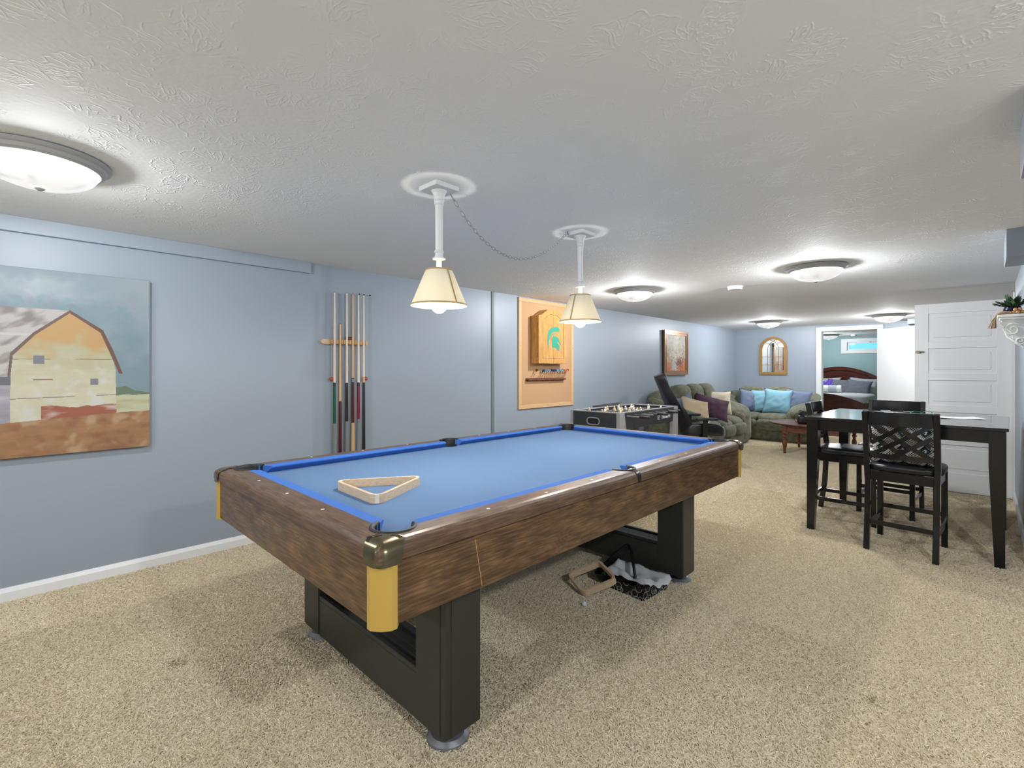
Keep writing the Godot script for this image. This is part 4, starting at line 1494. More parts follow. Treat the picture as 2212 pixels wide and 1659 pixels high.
# ================================================================ foosball table
func build_foosball() -> void:
	var T := thing("foosball_table", "charcoal foosball table with silver corner legs beside the pool table", "foosball table", Vector3(-3.045, 0, -5.08), deg_to_rad(1.0))
	var w := 0.31
	var l := 0.69
	var top := 0.845
	var low := 0.66
	var s: SurfaceTool
	# end and side panels
	for e in [-1.0, 1.0]:
		s = st()
		box(s, Vector3(0, 0.735, e * (l - 0.012)), Vector3(2 * w - 0.01, 0.21, 0.024), 0.003)
		var p := obj("end_panel", s, M.charcoal_board, T)
		s = st()
		var o := []
		var n := []
		for k in 24:
			var a := TAU * k / 24.0
			var cx := 0.042 * signf(cos(a)) if absf(cos(a)) > 1e-4 else 0.0
			o.append(Vector2(cx + cos(a) * 0.042, sin(a) * 0.042))
			n.append(Vector2(cx + cos(a) * 0.032, sin(a) * 0.032))
		ring_prism(s, o, n, 0.0, 0.008, Transform3D(Basis(Vector3.UP, 0.0 if e > 0 else PI), Vector3(-0.01 * e, 0.740, e * l)))
		obj("ball_return_ring", s, M.silver_plastic, p)
		s = st()
		prism(s, PackedVector2Array(n), 0.0, 0.002, Transform3D(Basis(Vector3.UP, 0.0 if e > 0 else PI), Vector3(-0.01 * e, 0.740, e * l)))
		obj("ball_return_hole", s, M.black_plastic, p)
		s = st()
		box(s, Vector3(e * (w - 0.012), (top + low) * 0.5, 0), Vector3(0.024, top - low - 0.006, 2 * l - 0.05), 0.003)
		obj("side_panel", s, mat("dark_apron", rgb(38, 40, 46), 0.35) if e < 0 else M.dark_apron, T)
	# top rim
	s = st()
	ring_prism(s, [Vector2(-w, -l), Vector2(w, -l), Vector2(w, l), Vector2(-w, l)], [Vector2(-w + 0.03, -l + 0.035), Vector2(w - 0.03, -l + 0.035), Vector2(w - 0.03, l - 0.035), Vector2(-w + 0.03, l - 0.035)], -top, -top + 0.012, Transform3D(Basis(Vector3.RIGHT, Vector3.BACK, Vector3.DOWN), Vector3.ZERO))
	obj("top_rim", s, M.silver_plastic, T)
	obj("playfield", bx(Vector3(0, 0.735, 0), Vector3(2 * w - 0.03, 0.012, 2 * l - 0.04)), M.field_dark, T)
	# corner legs: broad silver boards
	for sx in [-1.0, 1.0]:
		for sz in [-1.0, 1.0]:
			s = st()
			var pl := PackedVector2Array([Vector2(0, top - 0.004), Vector2(0.095, top - 0.004), Vector2(0.145, low - 0.02), Vector2(0.115, 0.02), Vector2(0.0, 0.02)])
			# x of the outline runs inward along the long side
			var xf := Transform3D(Basis(Vector3(0, 0, -sz), Vector3.UP, Vector3(sx, 0, 0)), Vector3(sx * (w - 0.004), 0, sz * (l + 0.002)))
			prism(s, pl, -0.03, 0.008, xf)
			prism(s, PackedVector2Array([Vector2(0, low), Vector2(0.10, low), Vector2(0.08, 0.02), Vector2(0, 0.02)]), -0.03, 0.0, Transform3D(Basis(Vector3(-sx, 0, 0), Vector3.UP, Vector3(0, 0, sz)), Vector3(sx * w, 0, sz * l)))
			var leg := obj("leg", s, M.silver_plastic, T)
			s = st()
			for q in [Vector2(0.07, 0.80), Vector2(0.05, 0.70), Vector2(0.10, 0.70)]:
				lathe(s, [Vector2(0.007, -0.001), Vector2(0.006, 0.002), Vector2(0, 0.003)], 10, Transform3D(Basis(Vector3(0, 0, -1), -sx * PI * 0.5), Vector3(sx * (w + 0.004), q.y, sz * (l + 0.002 - q.x))))
			obj("bolts", s, M.chrome, leg)
	# rods with players and grips
	var counts := [1, 2, 3, 5, 5, 3, 2, 1]
	var shifts := [0.02, -0.06, 0.05, -0.02, 0.04, -0.05, 0.03, -0.01]
	var tint := [M.player_tan, M.player_tan, M.player_white, M.player_tan, M.player_white, M.player_tan, M.player_white, M.player_white]
	for i in 8:
		var z := l - 0.13 - i * (2 * l - 0.26) / 7.0
		var right := i in [0, 1, 3, 5]
		var sg := 1.0 if right else -1.0
		var rod := Node3D.new()
		rod.name = "rod"
		T.add_child(rod, true)
		rod.position = Vector3(shifts[i], 0.805, z)
		s = st()
		tube(s, [Vector3(-w - 0.10 - (0.0 if right else 0.14), 0, 0), Vector3(w + 0.10 + (0.14 if right else 0.0), 0, 0)], 0.008, 10)
		obj("rod_bar", s, M.chrome, rod)
		s = st()
		tube(s, [Vector3(sg * (w + 0.14), 0, 0), Vector3(sg * (w + 0.15), 0, 0), Vector3(sg * (w + 0.19), 0, 0), Vector3(sg * (w + 0.25), 0, 0), Vector3(sg * (w + 0.26), 0, 0)], [0.012, 0.016, 0.017, 0.015, 0.010], 10)
		obj("grip", s, M.black_rubber, rod)
		for q in counts[i]:
			var x: float = (q - (counts[i] - 1) * 0.5) * (0.40 / maxf(counts[i] - 1, 1) if counts[i] > 1 else 0.0)
			s = st()
			var lean := 0.25 * sin(i * 1.9 + 0.6)
			var xf := Transform3D(Basis(Vector3.RIGHT, lean), Vector3(x, 0, 0))
			puff(s, Vector3(0, 0.043, 0), Vector3(0.022, 0.026, 0.022), 2.0, 4, xf)
			puff(s, Vector3(0, 0.012, 0), Vector3(0.034, 0.046, 0.022), 3.0, 4, xf)
			puff(s, Vector3(0, -0.036, 0.002), Vector3(0.022, 0.06, 0.018), 3.5, 4, xf)
			obj("player", s, tint[i], rod)
	# folded-up lid strip on the wall side and the lettering
	s = st()
	box(s, Vector3(0, 0, 0), Vector3(0.006, 0.035, 0.62), 0.002, Transform3D(Basis(Vector3.RIGHT, 0.02) * Basis(Vector3.BACK, 0.5), Vector3(-w + 0.008, top + 0.012, -0.05)))
	obj("side_lip", s, M.black_plastic, T)
	text_part("TRIUMPH", 0.0008, 0.002, M.card_white, T, Transform3D(Basis(Vector3.UP, PI * 0.5), Vector3(w + 0.001, 0.735, -0.37)))
	s = st()
	var xf2 := Transform3D(Basis(Vector3.UP, PI * 0.5), Vector3(w + 0.0, 0.735, -0.185))
	box(s, Vector3(0, 0.020, 0.001), Vector3(0.05, 0.005, 0.002), 0.0, xf2)
	box(s, Vector3(0, -0.020, 0.001), Vector3(0.05, 0.005, 0.002), 0.0, xf2)
	box(s, Vector3(-0.0225, 0, 0.001), Vector3(0.005, 0.045, 0.002), 0.0, xf2)
	prism(s, PackedVector2Array([Vector2(-0.015, -0.012), Vector2(0.002, 0.002), Vector2(-0.004, 0.002), Vector2(0.022, 0.014), Vector2(0.006, -0.002), Vector2(0.012, -0.002)]), 0.0, 0.002, xf2)
	obj("logo_mark", s, M.card_white, T)

# ================================================================ lounge
func couch(called: String, label: String, at: Vector3, turn: float, W: float, D: float, n: int, arm_w: float, back_h: float) -> Node3D:
	# own frame: back at z 0, front at +z, width along x
	var t := thing(called, label, "couch", at, turn, "olive suede couches")
	var m: Material = M.sofa_suede
	var s := st()
	puff(s, Vector3(0, 0.15, D * 0.5), Vector3(W - 0.04, 0.30, D - 0.06), 12.0, 6)
	obj("base", s, m, t)
	var inner := W - 2.0 * arm_w + 0.10
	var cw := inner / n
	for i in n:
		var x := -inner * 0.5 + cw * (i + 0.5)
		s = st()
		puff(s, Vector3(x, 0.30, D - 0.06), Vector3(cw * 1.0, 0.20, 0.22), 3.5, 8, Transform3D.IDENTITY, 0.008, 5 + i)
		obj("front_roll", s, m, t)
		s = st()
		puff(s, Vector3(x, 0.415, D * 0.58), Vector3(cw * 1.02, 0.17, D * 0.84), 4.0, 10, Transform3D.IDENTITY, 0.014, 15 + i, func(v: Vector3) -> Vector3: return v + Vector3(0, -0.05 * smoothstep(0.2, 0.45, v.z), 0))
		obj("seat_cushion", s, m, t)
		s = st()
		puff(s, Vector3.ZERO, Vector3(cw * 1.03, back_h - 0.40, 0.36), 3.2, 10, Transform3D(Basis(Vector3.RIGHT, -0.22), Vector3(x, (back_h + 0.42) * 0.5, 0.27)), 0.016, 25 + i, func(v: Vector3) -> Vector3: return v + Vector3(0, 0, 0.05 * smoothstep(-0.1, 0.25, v.y)))
		obj("back_cushion", s, m, t)
	s = st()
	puff(s, Vector3(0, back_h * 0.5 - 0.03, 0.12), Vector3(W - 0.12, back_h - 0.06, 0.22), 7.0, 6)
	obj("back_frame", s, m, t)
	for sx in [-1.0, 1.0]:
		s = st()
		puff(s, Vector3(sx * (W * 0.5 - arm_w * 0.5), 0.29, D * 0.5), Vector3(arm_w, 0.54, D - 0.04), 8.0, 6)
		var a := obj("arm", s, m, t)
		s = st()
		# rolled pillow: high at the back, falling to the front and to the seat
		puff(s, Vector3(sx * (W * 0.5 - arm_w * 0.5 + 0.0), 0.60, D * 0.50), Vector3(arm_w * 1.06, 0.22, D * 0.98), 3.0, 10, Transform3D.IDENTITY, 0.014, 40 + int(sx), func(v: Vector3) -> Vector3: return v + Vector3(0, -0.20 * v.z / D + sx * v.x * 0.28 + 0.08 * smoothstep(0.0, -0.5, v.z), 0))
		obj("arm_pillow", s, m, a)
	return t

func throw_pillow(label: String, m: Material, at: Vector3, size: Vector3, yaw: float, lean: float, roll: float, seed_: int, group := "throw pillows on the couches", uv := false) -> Node3D:
	var t := thing("throw_pillow", label, "pillow", at, 0.0, group)
	t.basis = Basis(Vector3.UP, yaw) * Basis(Vector3.RIGHT, lean) * Basis(Vector3.BACK, roll)
	var s := st()
	pillow(s, size.x, size.y, size.z, Transform3D.IDENTITY, 14, seed_, uv)
	obj("cover", s, m, t)
	return t

func build_lounge() -> void:
	couch("long_couch", "long olive suede couch along the left wall", Vector3(-3.90, 0, -8.12), PI * 0.5, 2.26, 0.93, 3, 0.46, 1.03)
	couch("love_seat", "olive suede love seat in front of the arched mirror", Vector3(-3.02, 0, -10.40), 0.0, 1.78, 0.92, 2, 0.42, 0.95)
	throw_pillow("slate blue pillow peeking out behind the sand one on the long couch", M.pillow_slate, Vector3(-3.42, 0.70, -7.50), Vector3(0.40, 0.40, 0.13), 1.2, -0.35, 0.3, 3)
	throw_pillow("large sand-coloured pillow behind the black swivel chair", M.pillow_sand, Vector3(-3.22, 0.66, -7.40), Vector3(0.48, 0.44, 0.15), 1.1, -0.6, -0.3, 4)
	throw_pillow("dark plum pillow in the middle of the long couch", M.pillow_plum, Vector3(-3.24, 0.67, -8.02), Vector3(0.60, 0.44, 0.16), 0.85, -0.55, -0.32, 5)
	throw_pillow("cream pillow at the far end of the long couch", M.pillow_cream, Vector3(-3.36, 0.70, -8.66), Vector3(0.45, 0.45, 0.15), 0.75, -0.28, -0.04, 6)
	throw_pillow("slate blue pillow leaning on the left arm of the love seat", M.pillow_slate, Vector3(-3.22, 0.69, -9.84), Vector3(0.44, 0.44, 0.15), 0.75, -0.25, -0.15, 7)
	throw_pillow("aqua pillow tucked behind the larger aqua one", M.pillow_aqua, Vector3(-3.02, 0.70, -9.92), Vector3(0.42, 0.44, 0.15), 0.35, -0.22, 0.05, 8)
	throw_pillow("large aqua pillow in the middle of the love seat", M.pillow_aqua, Vector3(-2.74, 0.705, -9.80), Vector3(0.47, 0.47, 0.16), 0.25, -0.22, -0.08, 9)
	throw_pillow("slate blue pillow at the right end of the love seat", M.pillow_slate, Vector3(-2.46, 0.70, -9.92), Vector3(0.46, 0.46, 0.15), -0.05, -0.25, -0.12, 10)
	# oval coffee table on turned legs
	var c := thing("coffee_table", "oval cherry coffee table on turned legs", "coffee table", Vector3(-1.84, 0, -8.71))
	var s := st()
	var ov := PackedVector2Array()
	var ov2 := PackedVector2Array()
	for i in 40:
		var a := TAU * i / 40.0
		ov.append(Vector2(cos(a) * 0.70, sin(a) * 0.56))
		ov2.append(Vector2(cos(a) * 0.685, sin(a) * 0.545))
	var down := Basis(Vector3.RIGHT, Vector3.BACK, Vector3.DOWN)
	prism(s, ov, -0.462, -0.448, Transform3D(down, Vector3.ZERO), 3)
	prism(s, ov2, -0.448, -0.440, Transform3D(down, Vector3.ZERO), 4)
	obj("top", s, M.cherry, c)
	s = st()
	for e in [[Vector3(0, 0.385, 0.40), Vector3(0.74, 0.11, 0.02)], [Vector3(0, 0.385, -0.40), Vector3(0.74, 0.11, 0.02)], [Vector3(0.38, 0.385, 0), Vector3(0.02, 0.11, 0.78)], [Vector3(-0.38, 0.385, 0), Vector3(0.02, 0.11, 0.78)]]:
		obj("apron", bx(e[0], e[1], 0.002), M.cherry, c)
	for x in [-0.38, 0.38]:
		for z in [-0.40, 0.40]:
			s = st()
			box(s, Vector3(0, 0.375, 0), Vector3(0.062, 0.13, 0.062), 0.003)
			lathe(s, [Vector2(0.018, 0.31), Vector2(0.032, 0.302), Vector2(0.020, 0.290), Vector2(0.034, 0.272), Vector2(0.034, 0.258), Vector2(0.018, 0.242), Vector2(0.026, 0.232), Vector2(0.018, 0.222), Vector2(0.032, 0.19), Vector2(0.034, 0.16), Vector2(0.022, 0.08), Vector2(0.017, 0.045), Vector2(0.023, 0.034), Vector2(0.017, 0.02), Vector2(0.014, 0.0)], 16)
			obj("leg", s, M.cherry, c).position = Vector3(x, 0, z)
	# bag of cables
	var b := thing("cable_bag", "small black bag heaped with cables on the coffee table", "bag", Vector3(-1.98, 0.462, -8.52), 0.4)
	s = st()
	puff(s, Vector3(0, 0.065, 0), Vector3(0.24, 0.13, 0.16), 7.0, 6, Transform3D.IDENTITY, 0.01, 2)
	obj("body", s, M.black_plastic, b)
	s = st()
	var r := RandomNumberGenerator.new()
	r.seed = 99
	for k in 9:
		var pts := []
		var ph := r.randf() * TAU
		var R := r.randf_range(0.05, 0.085)
		for i in 22:
			var a := ph + TAU * 1.3 * i / 21.0
			pts.append(Vector3(cos(a) * R * 1.25, 0.135 + 0.012 * k * 0.6 + 0.012 * sin(a * 2.0 + k), sin(a) * R * 0.8))
		tube(s, pts, 0.005, 6)
	var lp := []
	for i in 16:
		var a := PI * (0.2 + 1.5 * i / 15.0)
		lp.append(Vector3(-0.12 + cos(a) * 0.05, 0.09 + sin(a) * 0.075, 0.06))
	tube(s, lp, 0.004, 6)
	obj("cables", s, M.black_rubber, b)
	obj("green_tag", bx(Vector3(0.0, 0.125, 0.075), Vector3(0.05, 0.02, 0.012), 0.003), M.frame_green, b)
	# swivel chair
	var g := thing("swivel_chair", "black racing-style swivel chair with grey piping beside the foosball table", "chair", Vector3(-2.72, 0, -6.28), deg_to_rad(132))
	s = st()
	for k in 5:
		var a := TAU * k / 5.0 + 0.3
		var dv := Vector3(cos(a), 0, sin(a))
		bar(s, Vector3(0, 0.11, 0), dv * 0.30 + Vector3(0, 0.075, 0), 0.05, 0.035, 0.008)
	obj("star_base", s, M.black_plastic, g)
	for k in 5:
		var a := TAU * k / 5.0 + 0.3
		s = st()
		lathe(s, [Vector2(0.0, -0.025), Vector2(0.026, -0.025), Vector2(0.03, -0.018), Vector2(0.03, 0.018), Vector2(0.026, 0.025), Vector2(0.0, 0.025)], 14, Transform3D(Basis(Vector3(cos(a), 0, sin(a)), PI * 0.5), Vector3(cos(a) * 0.30, 0.030, sin(a) * 0.30)))
		tube(s, [Vector3(cos(a) * 0.30, 0.03, sin(a) * 0.30), Vector3(cos(a) * 0.30, 0.08, sin(a) * 0.30)], 0.008, 6)
		obj("caster", s, M.black_plastic, g)
	s = st()
	lathe(s, [Vector2(0.035, 0.10), Vector2(0.035, 0.25), Vector2(0.018, 0.25), Vector2(0.018, 0.40), Vector2(0.08, 0.40), Vector2(0.08, 0.42)], 16)
	obj("gas_column", s, M.black_plastic, g)
	s = st()
	puff(s, Vector3(0, 0.49, 0.03), Vector3(0.52, 0.15, 0.54), 4.0, 10, Transform3D.IDENTITY, 0.0, 1, func(v: Vector3) -> Vector3: return v + Vector3(0, 0.05 * smoothstep(0.17, 0.26, absf(v.x)) * step_up(v.y) + 0.03 * cos(v.z * 6.0), 0))
	obj("seat", s, M.black_leather, g)
	s = st()
	for sx in [-1.0, 1.0]:
		var pts := []
		for i in 14:
			var u := -0.24 + 0.48 * i / 13.0
			pts.append(Vector3(sx * 0.20, 0.555 + 0.035 * cos(u * 6.0), 0.03 + u))
		tube(s, pts, 0.006, 6)
	obj("seat_piping", s, M.grey_piping, g)
	# back shell: outline drawn round a leaning, slightly hollow surface
	var back := Transform3D(Basis(Vector3.RIGHT, -0.40), Vector3(0, 0.50, -0.20))
	var rowsw := [[0.0, 0.20], [0.06, 0.235], [0.16, 0.25], [0.26, 0.25], [0.36, 0.235], [0.46, 0.215], [0.54, 0.185], [0.60, 0.155], [0.66, 0.145], [0.72, 0.145], [0.76, 0.13], [0.785, 0.09]]
	s = st()
	var fr := []
	var bk := []
	for e in rowsw:
		var fa := []
		var ba := []
		for i in 11:
			var u := -1.0 + 2.0 * i / 10.0
			var wing: float = 0.09 * pow(absf(u), 3.0) * (1.0 - e[0] * 0.6)
			var rim := pow(1.0 - pow(absf(u), 6.0), 0.5)
			fa.append(back * Vector3(u * e[1], e[0], wing + 0.03 * rim + 0.02 * sin(e[0] * 9.0)))
			ba.append(back * Vector3(u * e[1], e[0], wing * 0.7 - 0.055 * rim))
		fr.append(fa)
		bk.append(ba)
	for j in rowsw.size() - 1:
		for i in 10:
			quad(s, fr[j][i], fr[j + 1][i], fr[j + 1][i + 1], fr[j][i + 1], 1)
			quad(s, bk[j][i], bk[j][i + 1], bk[j + 1][i + 1], bk[j + 1][i], 2)
		for i in [0, 10]:
			quad(s, fr[j][i], fr[j + 1][i], bk[j + 1][i], bk[j][i], 3)
	for j in [0, rowsw.size() - 1]:
		for i in 10:
			quad(s, fr[j][i], fr[j][i + 1], bk[j][i + 1], bk[j][i], 4)
	var bo := obj("backrest", s, M.black_leather, g)
	s = st()
	for sx in [1, 9]:
		var pts := []
		for j in rowsw.size() - 1:
			pts.append(fr[j][sx] + back.basis.z * 0.004)
		tube(s, pts, 0.005, 6)
	obj("back_piping", s, M.grey_piping, bo)
	for sx in [-1.0, 1.0]:
		s = st()
		bar(s, Vector3(sx * 0.30, 0.42, 0.0), Vector3(sx * 0.31, 0.66, 0.0), 0.03, 0.06, 0.006, Vector3.BACK)
		bar(s, Vector3(sx * 0.16, 0.42, 0.0), Vector3(sx * 0.315, 0.42, 0.0), 0.05, 0.025, 0.004)
		var ar := obj("armrest", s, M.black_plastic, g)
		s = st()
		puff(s, Vector3(sx * 0.31, 0.675, 0.02), Vector3(0.085, 0.032, 0.27), 5.0, 6)
		obj("arm_pad", s, M.black_plastic, ar)

func step_up(v: float) -> float:
	return 1.0 if v > 0.0 else 0.0

# ================================================================ counter-height table and chairs
func make_chair(label: String) -> Node3D:
	# own frame: faces +z
	var t := thing("counter_chair", label, "chair", Vector3.ZERO, 0.0, "dark counter-height chairs around the table")
	var m: Material = M.dark_wood
	var hw := 0.190
	var s: SurfaceTool
	for sx in [-1.0, 1.0]:
		s = st()
		var pts := [[0.0, -0.245], [0.25, -0.212], [0.50, -0.20], [0.62, -0.20], [0.80, -0.222], [1.0, -0.262]]
		for i in pts.size() - 1:
			var a := Vector3(sx * (hw + 0.006 * (1.0 if i >= 3 else 0.0)), pts[i][0], pts[i][1])
			var b := Vector3(sx * (hw + 0.006 * (1.0 if i >= 2 else 0.0)), pts[i + 1][0] + (0.004 if i < 4 else 0.0), pts[i + 1][1])
			bar(s, a, b, 0.034, 0.040, 0.003, Vector3.BACK)
		obj("back_post", s, m, t)
		s = st()
		bar(s, Vector3(sx * hw, 0.0, 0.212), Vector3(sx * hw, 0.56, 0.205), 0.036, 0.036, 0.003, Vector3.BACK)
		obj("leg", s, m, t)
	# seat frame and cushion
	obj("seat_rail", bx(Vector3(0, 0.535, -0.20), Vector3(2 * hw - 0.03, 0.065, 0.022), 0.002), m, t)
	obj("seat_rail", bx(Vector3(0, 0.535, 0.212), Vector3(2 * hw - 0.03, 0.065, 0.022), 0.002), m, t)
	for sx in [-1.0, 1.0]:
		obj("seat_rail", bx(Vector3(sx * hw, 0.535, 0.005), Vector3(0.022, 0.065, 0.39), 0.002), m, t)
	s = st()
	puff(s, Vector3(0, 0.592, 0.022), Vector3(0.435, 0.062, 0.455), 5.0, 10)
	obj("seat", s, M.black_leather, t)
	# stretchers
	for e in [[Vector3(-hw, 0.20, -0.215), Vector3(hw, 0.20, -0.215)], [Vector3(-hw, 0.24, 0.208), Vector3(hw, 0.24, 0.208)], [Vector3(-hw, 0.17, -0.22), Vector3(-hw, 0.17, 0.208)], [Vector3(hw, 0.17, -0.22), Vector3(hw, 0.17, 0.208)]]:
		s = st()
		bar(s, e[0], e[1], 0.018, 0.032, 0.002)
		obj("stretcher", s, m, t)
	# bowed back rails
	for e in [[0.905, 1.0, 0.020], [0.665, 0.700, 0.018]]:
		s = st()
		var o := []
		var n := []
		for i in 13:
			var u := -1.0 + 2.0 * i / 12.0
			var zz := -0.030 * (1.0 - u * u)
			o.append(Vector2(u * (hw - 0.012), zz + e[2] * 0.5))
			n.append(Vector2(u * (hw - 0.012), zz - e[2] * 0.5))
		var ym: float = (e[0] + e[1]) * 0.5
		var zc := lerpf(-0.206, -0.262, (ym - 0.66) / 0.34)
		ring_prism(s, o, n, -e[1], -e[0], Transform3D(Basis(Vector3.RIGHT, Vector3.BACK, Vector3.DOWN), Vector3(0, 0, zc)), false)
		obj("back_rail", s, m, t)
	# crossed slats follow the lean and the bow
	var zat := func(x: float, y: float) -> float: return lerpf(-0.206, -0.262, (y - 0.66) / 0.34) - 0.030 * (1.0 - (x / hw) * (x / hw))
	for dirn in [-1.0, 1.0]:
		for k in 3:
			var off := (k - 1) * 0.125
			# line: x = dirn * (y - 0.80) * 1.30 + off
			var pts := []
			for i in 9:
				var y := 0.685 + 0.235 * i / 8.0
				var x: float = dirn * (y - 0.80) * 1.45 + off
				if absf(x) <= hw - 0.008:
					pts.append(Vector3(x, y, zat.call(x, y) + 0.004 * dirn))
			if pts.size() < 2:
				continue
			s = st()
			for i in pts.size() - 1:
				bar(s, pts[i], pts[i + 1] + (pts[i + 1] - pts[i]) * 0.03, 0.029, 0.008, 0.0, Vector3.BACK)
			obj("slat", s, m, t)
	return t

func build_bar_set() -> void:
	var T := thing("counter_table", "square black counter-height table beside the white panel door", "table", Vector3(-0.462, 0, -5.07), deg_to_rad(-1.5))
	var m: Material = M.dark_wood
	var s := st()
	box(s, Vector3(0, 0.9055, 0), Vector3(1.17, 0.021, 1.17), 0.003)
	var glossy := mat("dark_wood_lacquer", rgb(30, 29, 30), 0.13)
	glossy.clearcoat_enabled = true
	glossy.clearcoat = 0.6
	glossy.clearcoat_roughness = 0.12
	obj("top", s, glossy, T)
	for e in [[Vector3(0, 0.85, 0.525), Vector3(1.02, 0.085, 0.022)], [Vector3(0, 0.85, -0.525), Vector3(1.02, 0.085, 0.022)], [Vector3(0.525, 0.85, 0), Vector3(0.022, 0.085, 1.02)], [Vector3(-0.525, 0.85, 0), Vector3(0.022, 0.085, 1.02)]]:
		obj("apron", bx(e[0], e[1], 0.002), m, T)
	for sx in [-1.0, 1.0]:
		for sz in [-1.0, 1.0]:
			s = st()
			# square above, tapering on the inner faces
			var r := [[0.894, 0.078], [0.66, 0.078], [0.0, 0.050]]
			for i in 2:
				var a: float = r[i][1]
				var b: float = r[i + 1][1]
				var ya: float = r[i][0]
				var yb: float = r[i + 1][0]
				var pa := [Vector3(0, ya, 0), Vector3(-a, ya, 0), Vector3(-a, ya, -a), Vector3(0, ya, -a)]
				var pb := [Vector3(0, yb, 0), Vector3(-b, yb, 0), Vector3(-b, yb, -b), Vector3(0, yb, -b)]
				for k in 4:
					var k1 := (k + 1) % 4
					var q := [pa[k], pb[k], pb[k1], pa[k1]]
					var w := []
					for v in q:
						w.append(Vector3(sx * (v.x + 0.568), v.y, sz * (v.z + 0.568)) * Vector3(1, 1, 1))
					if sx * sz > 0:
						quad(s, w[0], w[3], w[2], w[1])
					else:
						quad(s, w[0], w[1], w[2], w[3])
			obj("leg", s, m, T)
	var a := make_chair("black counter chair with a patterned pillow nearest the camera")
	a.position = Vector3(-0.415, 0, -4.545)
	a.rotation.y = PI + deg_to_rad(-3.0)
	copy_of(a, "black counter chair at the left side of the table, seen from its side", Vector3(-0.87, 0, -5.13), PI * 0.5)
	copy_of(a, "black counter chair on the far side of the table facing the camera", Vector3(-0.625, 0, -5.60), deg_to_rad(-4.0))
	# patterned pillow
	var d := PackedByteArray()
	var n := 64
	d.resize(n * n * 3)
	for j in n:
		for i in n:
			var x := absi(i % 32 - 16)
			var y := absi(j % 32 - 16)
			var k := x + y
			var white := false
			if k < 4:
				white = true
			elif k < 9:
				white = false
			elif k < 13:
				white = (i + j) % 4 < 2
			elif k < 17:
				white = true
			else:
				white = ((i / 2) + (j / 2)) % 2 == 0
			if j % 16 < 2:
				white = (i / 2) % 2 == 0
			var c := rgb(222, 222, 218) if white else rgb(20, 20, 22)
			if k >= 4 and k < 7:
				c = rgb(36, 66, 84)
			d[(j * n + i) * 3] = int(c.r * 255)
			d[(j * n + i) * 3 + 1] = int(c.g * 255)
			d[(j * n + i) * 3 + 2] = int(c.b * 255)
	var pm := umat("pillow_pattern", tex_rgb(n, n, d), 0.9)
	pm.uv1_scale = Vector3(1.5, 1.25, 1)
	pm.texture_filter = BaseMaterial3D.TEXTURE_FILTER_NEAREST
	throw_pillow("black and white geometric pillow on the nearest counter chair", pm, Vector3(-0.418, 0.775, -4.425), Vector3(0.40, 0.34, 0.11), deg_to_rad(-3), 0.16, 0.0, 12, "patterned pillow", true)
	# papers and a pair of green-rimmed glasses
	var pos := [Vector3(-0.62, 0.9165, -5.22), Vector3(-0.36, 0.9165, -5.18), Vector3(-0.16, 0.9165, -5.20)]
	var lab := ["white sheet of paper on the counter table, left of the glasses", "white sheet of paper on the counter table under the glasses", "white sheet of paper on the counter table, right of the glasses"]
	for k in 3:
		var p := thing("paper_sheet", lab[k], "paper", pos[k], 0.3 * (k - 1) + 0.1, "papers on the counter table")
		s = st()
		for i in 6:
			var u0 := -0.14 + 0.28 * i / 6.0
			var u1 := -0.14 + 0.28 * (i + 1) / 6.0
			var c0 := 0.0005 + 0.006 * pow(absf(u0) / 0.14, 2.0) * (1 if k != 1 else 0)
			var c1 := 0.0005 + 0.006 * pow(absf(u1) / 0.14, 2.0) * (1 if k != 1 else 0)
			quad(s, Vector3(u0, c0, -0.10), Vector3(u1, c1, -0.10), Vector3(u1, c1, 0.10), Vector3(u0, c0, 0.10), 1)
		obj("sheet", s, M.paper, p)
	var gl := thing("eyeglasses", "green-rimmed glasses lying on the counter table", "glasses", Vector3(-0.37, 0.918, -5.12), 0.15)
	s = st()
	for e in [-0.035, 0.035]:
		var pts := []
		for i in 16:
			var t := TAU * i / 16.0
			pts.append(Vector3(e + 0.029 * clampf(cos(t) * 1.25, -1, 1), 0.022 + 0.019 * clampf(sin(t) * 1.25, -1, 1), 0.0))
		tube(s, pts, 0.0022, 6, true)
	tube(s, [Vector3(-0.007, 0.028, 0), Vector3(0, 0.031, 0.002), Vector3(0.007, 0.028, 0)], 0.002, 6)
	obj("rims", s, M.frame_green, gl)
	for e in [-1.0, 1.0]:
		s = st()
		tube(s, [Vector3(e * 0.064, 0.034, 0), Vector3(e * 0.068, 0.030, -0.07), Vector3(e * 0.062, 0.006, -0.13)], 0.002, 6)
		obj("temple", s, M.frame_green, gl)

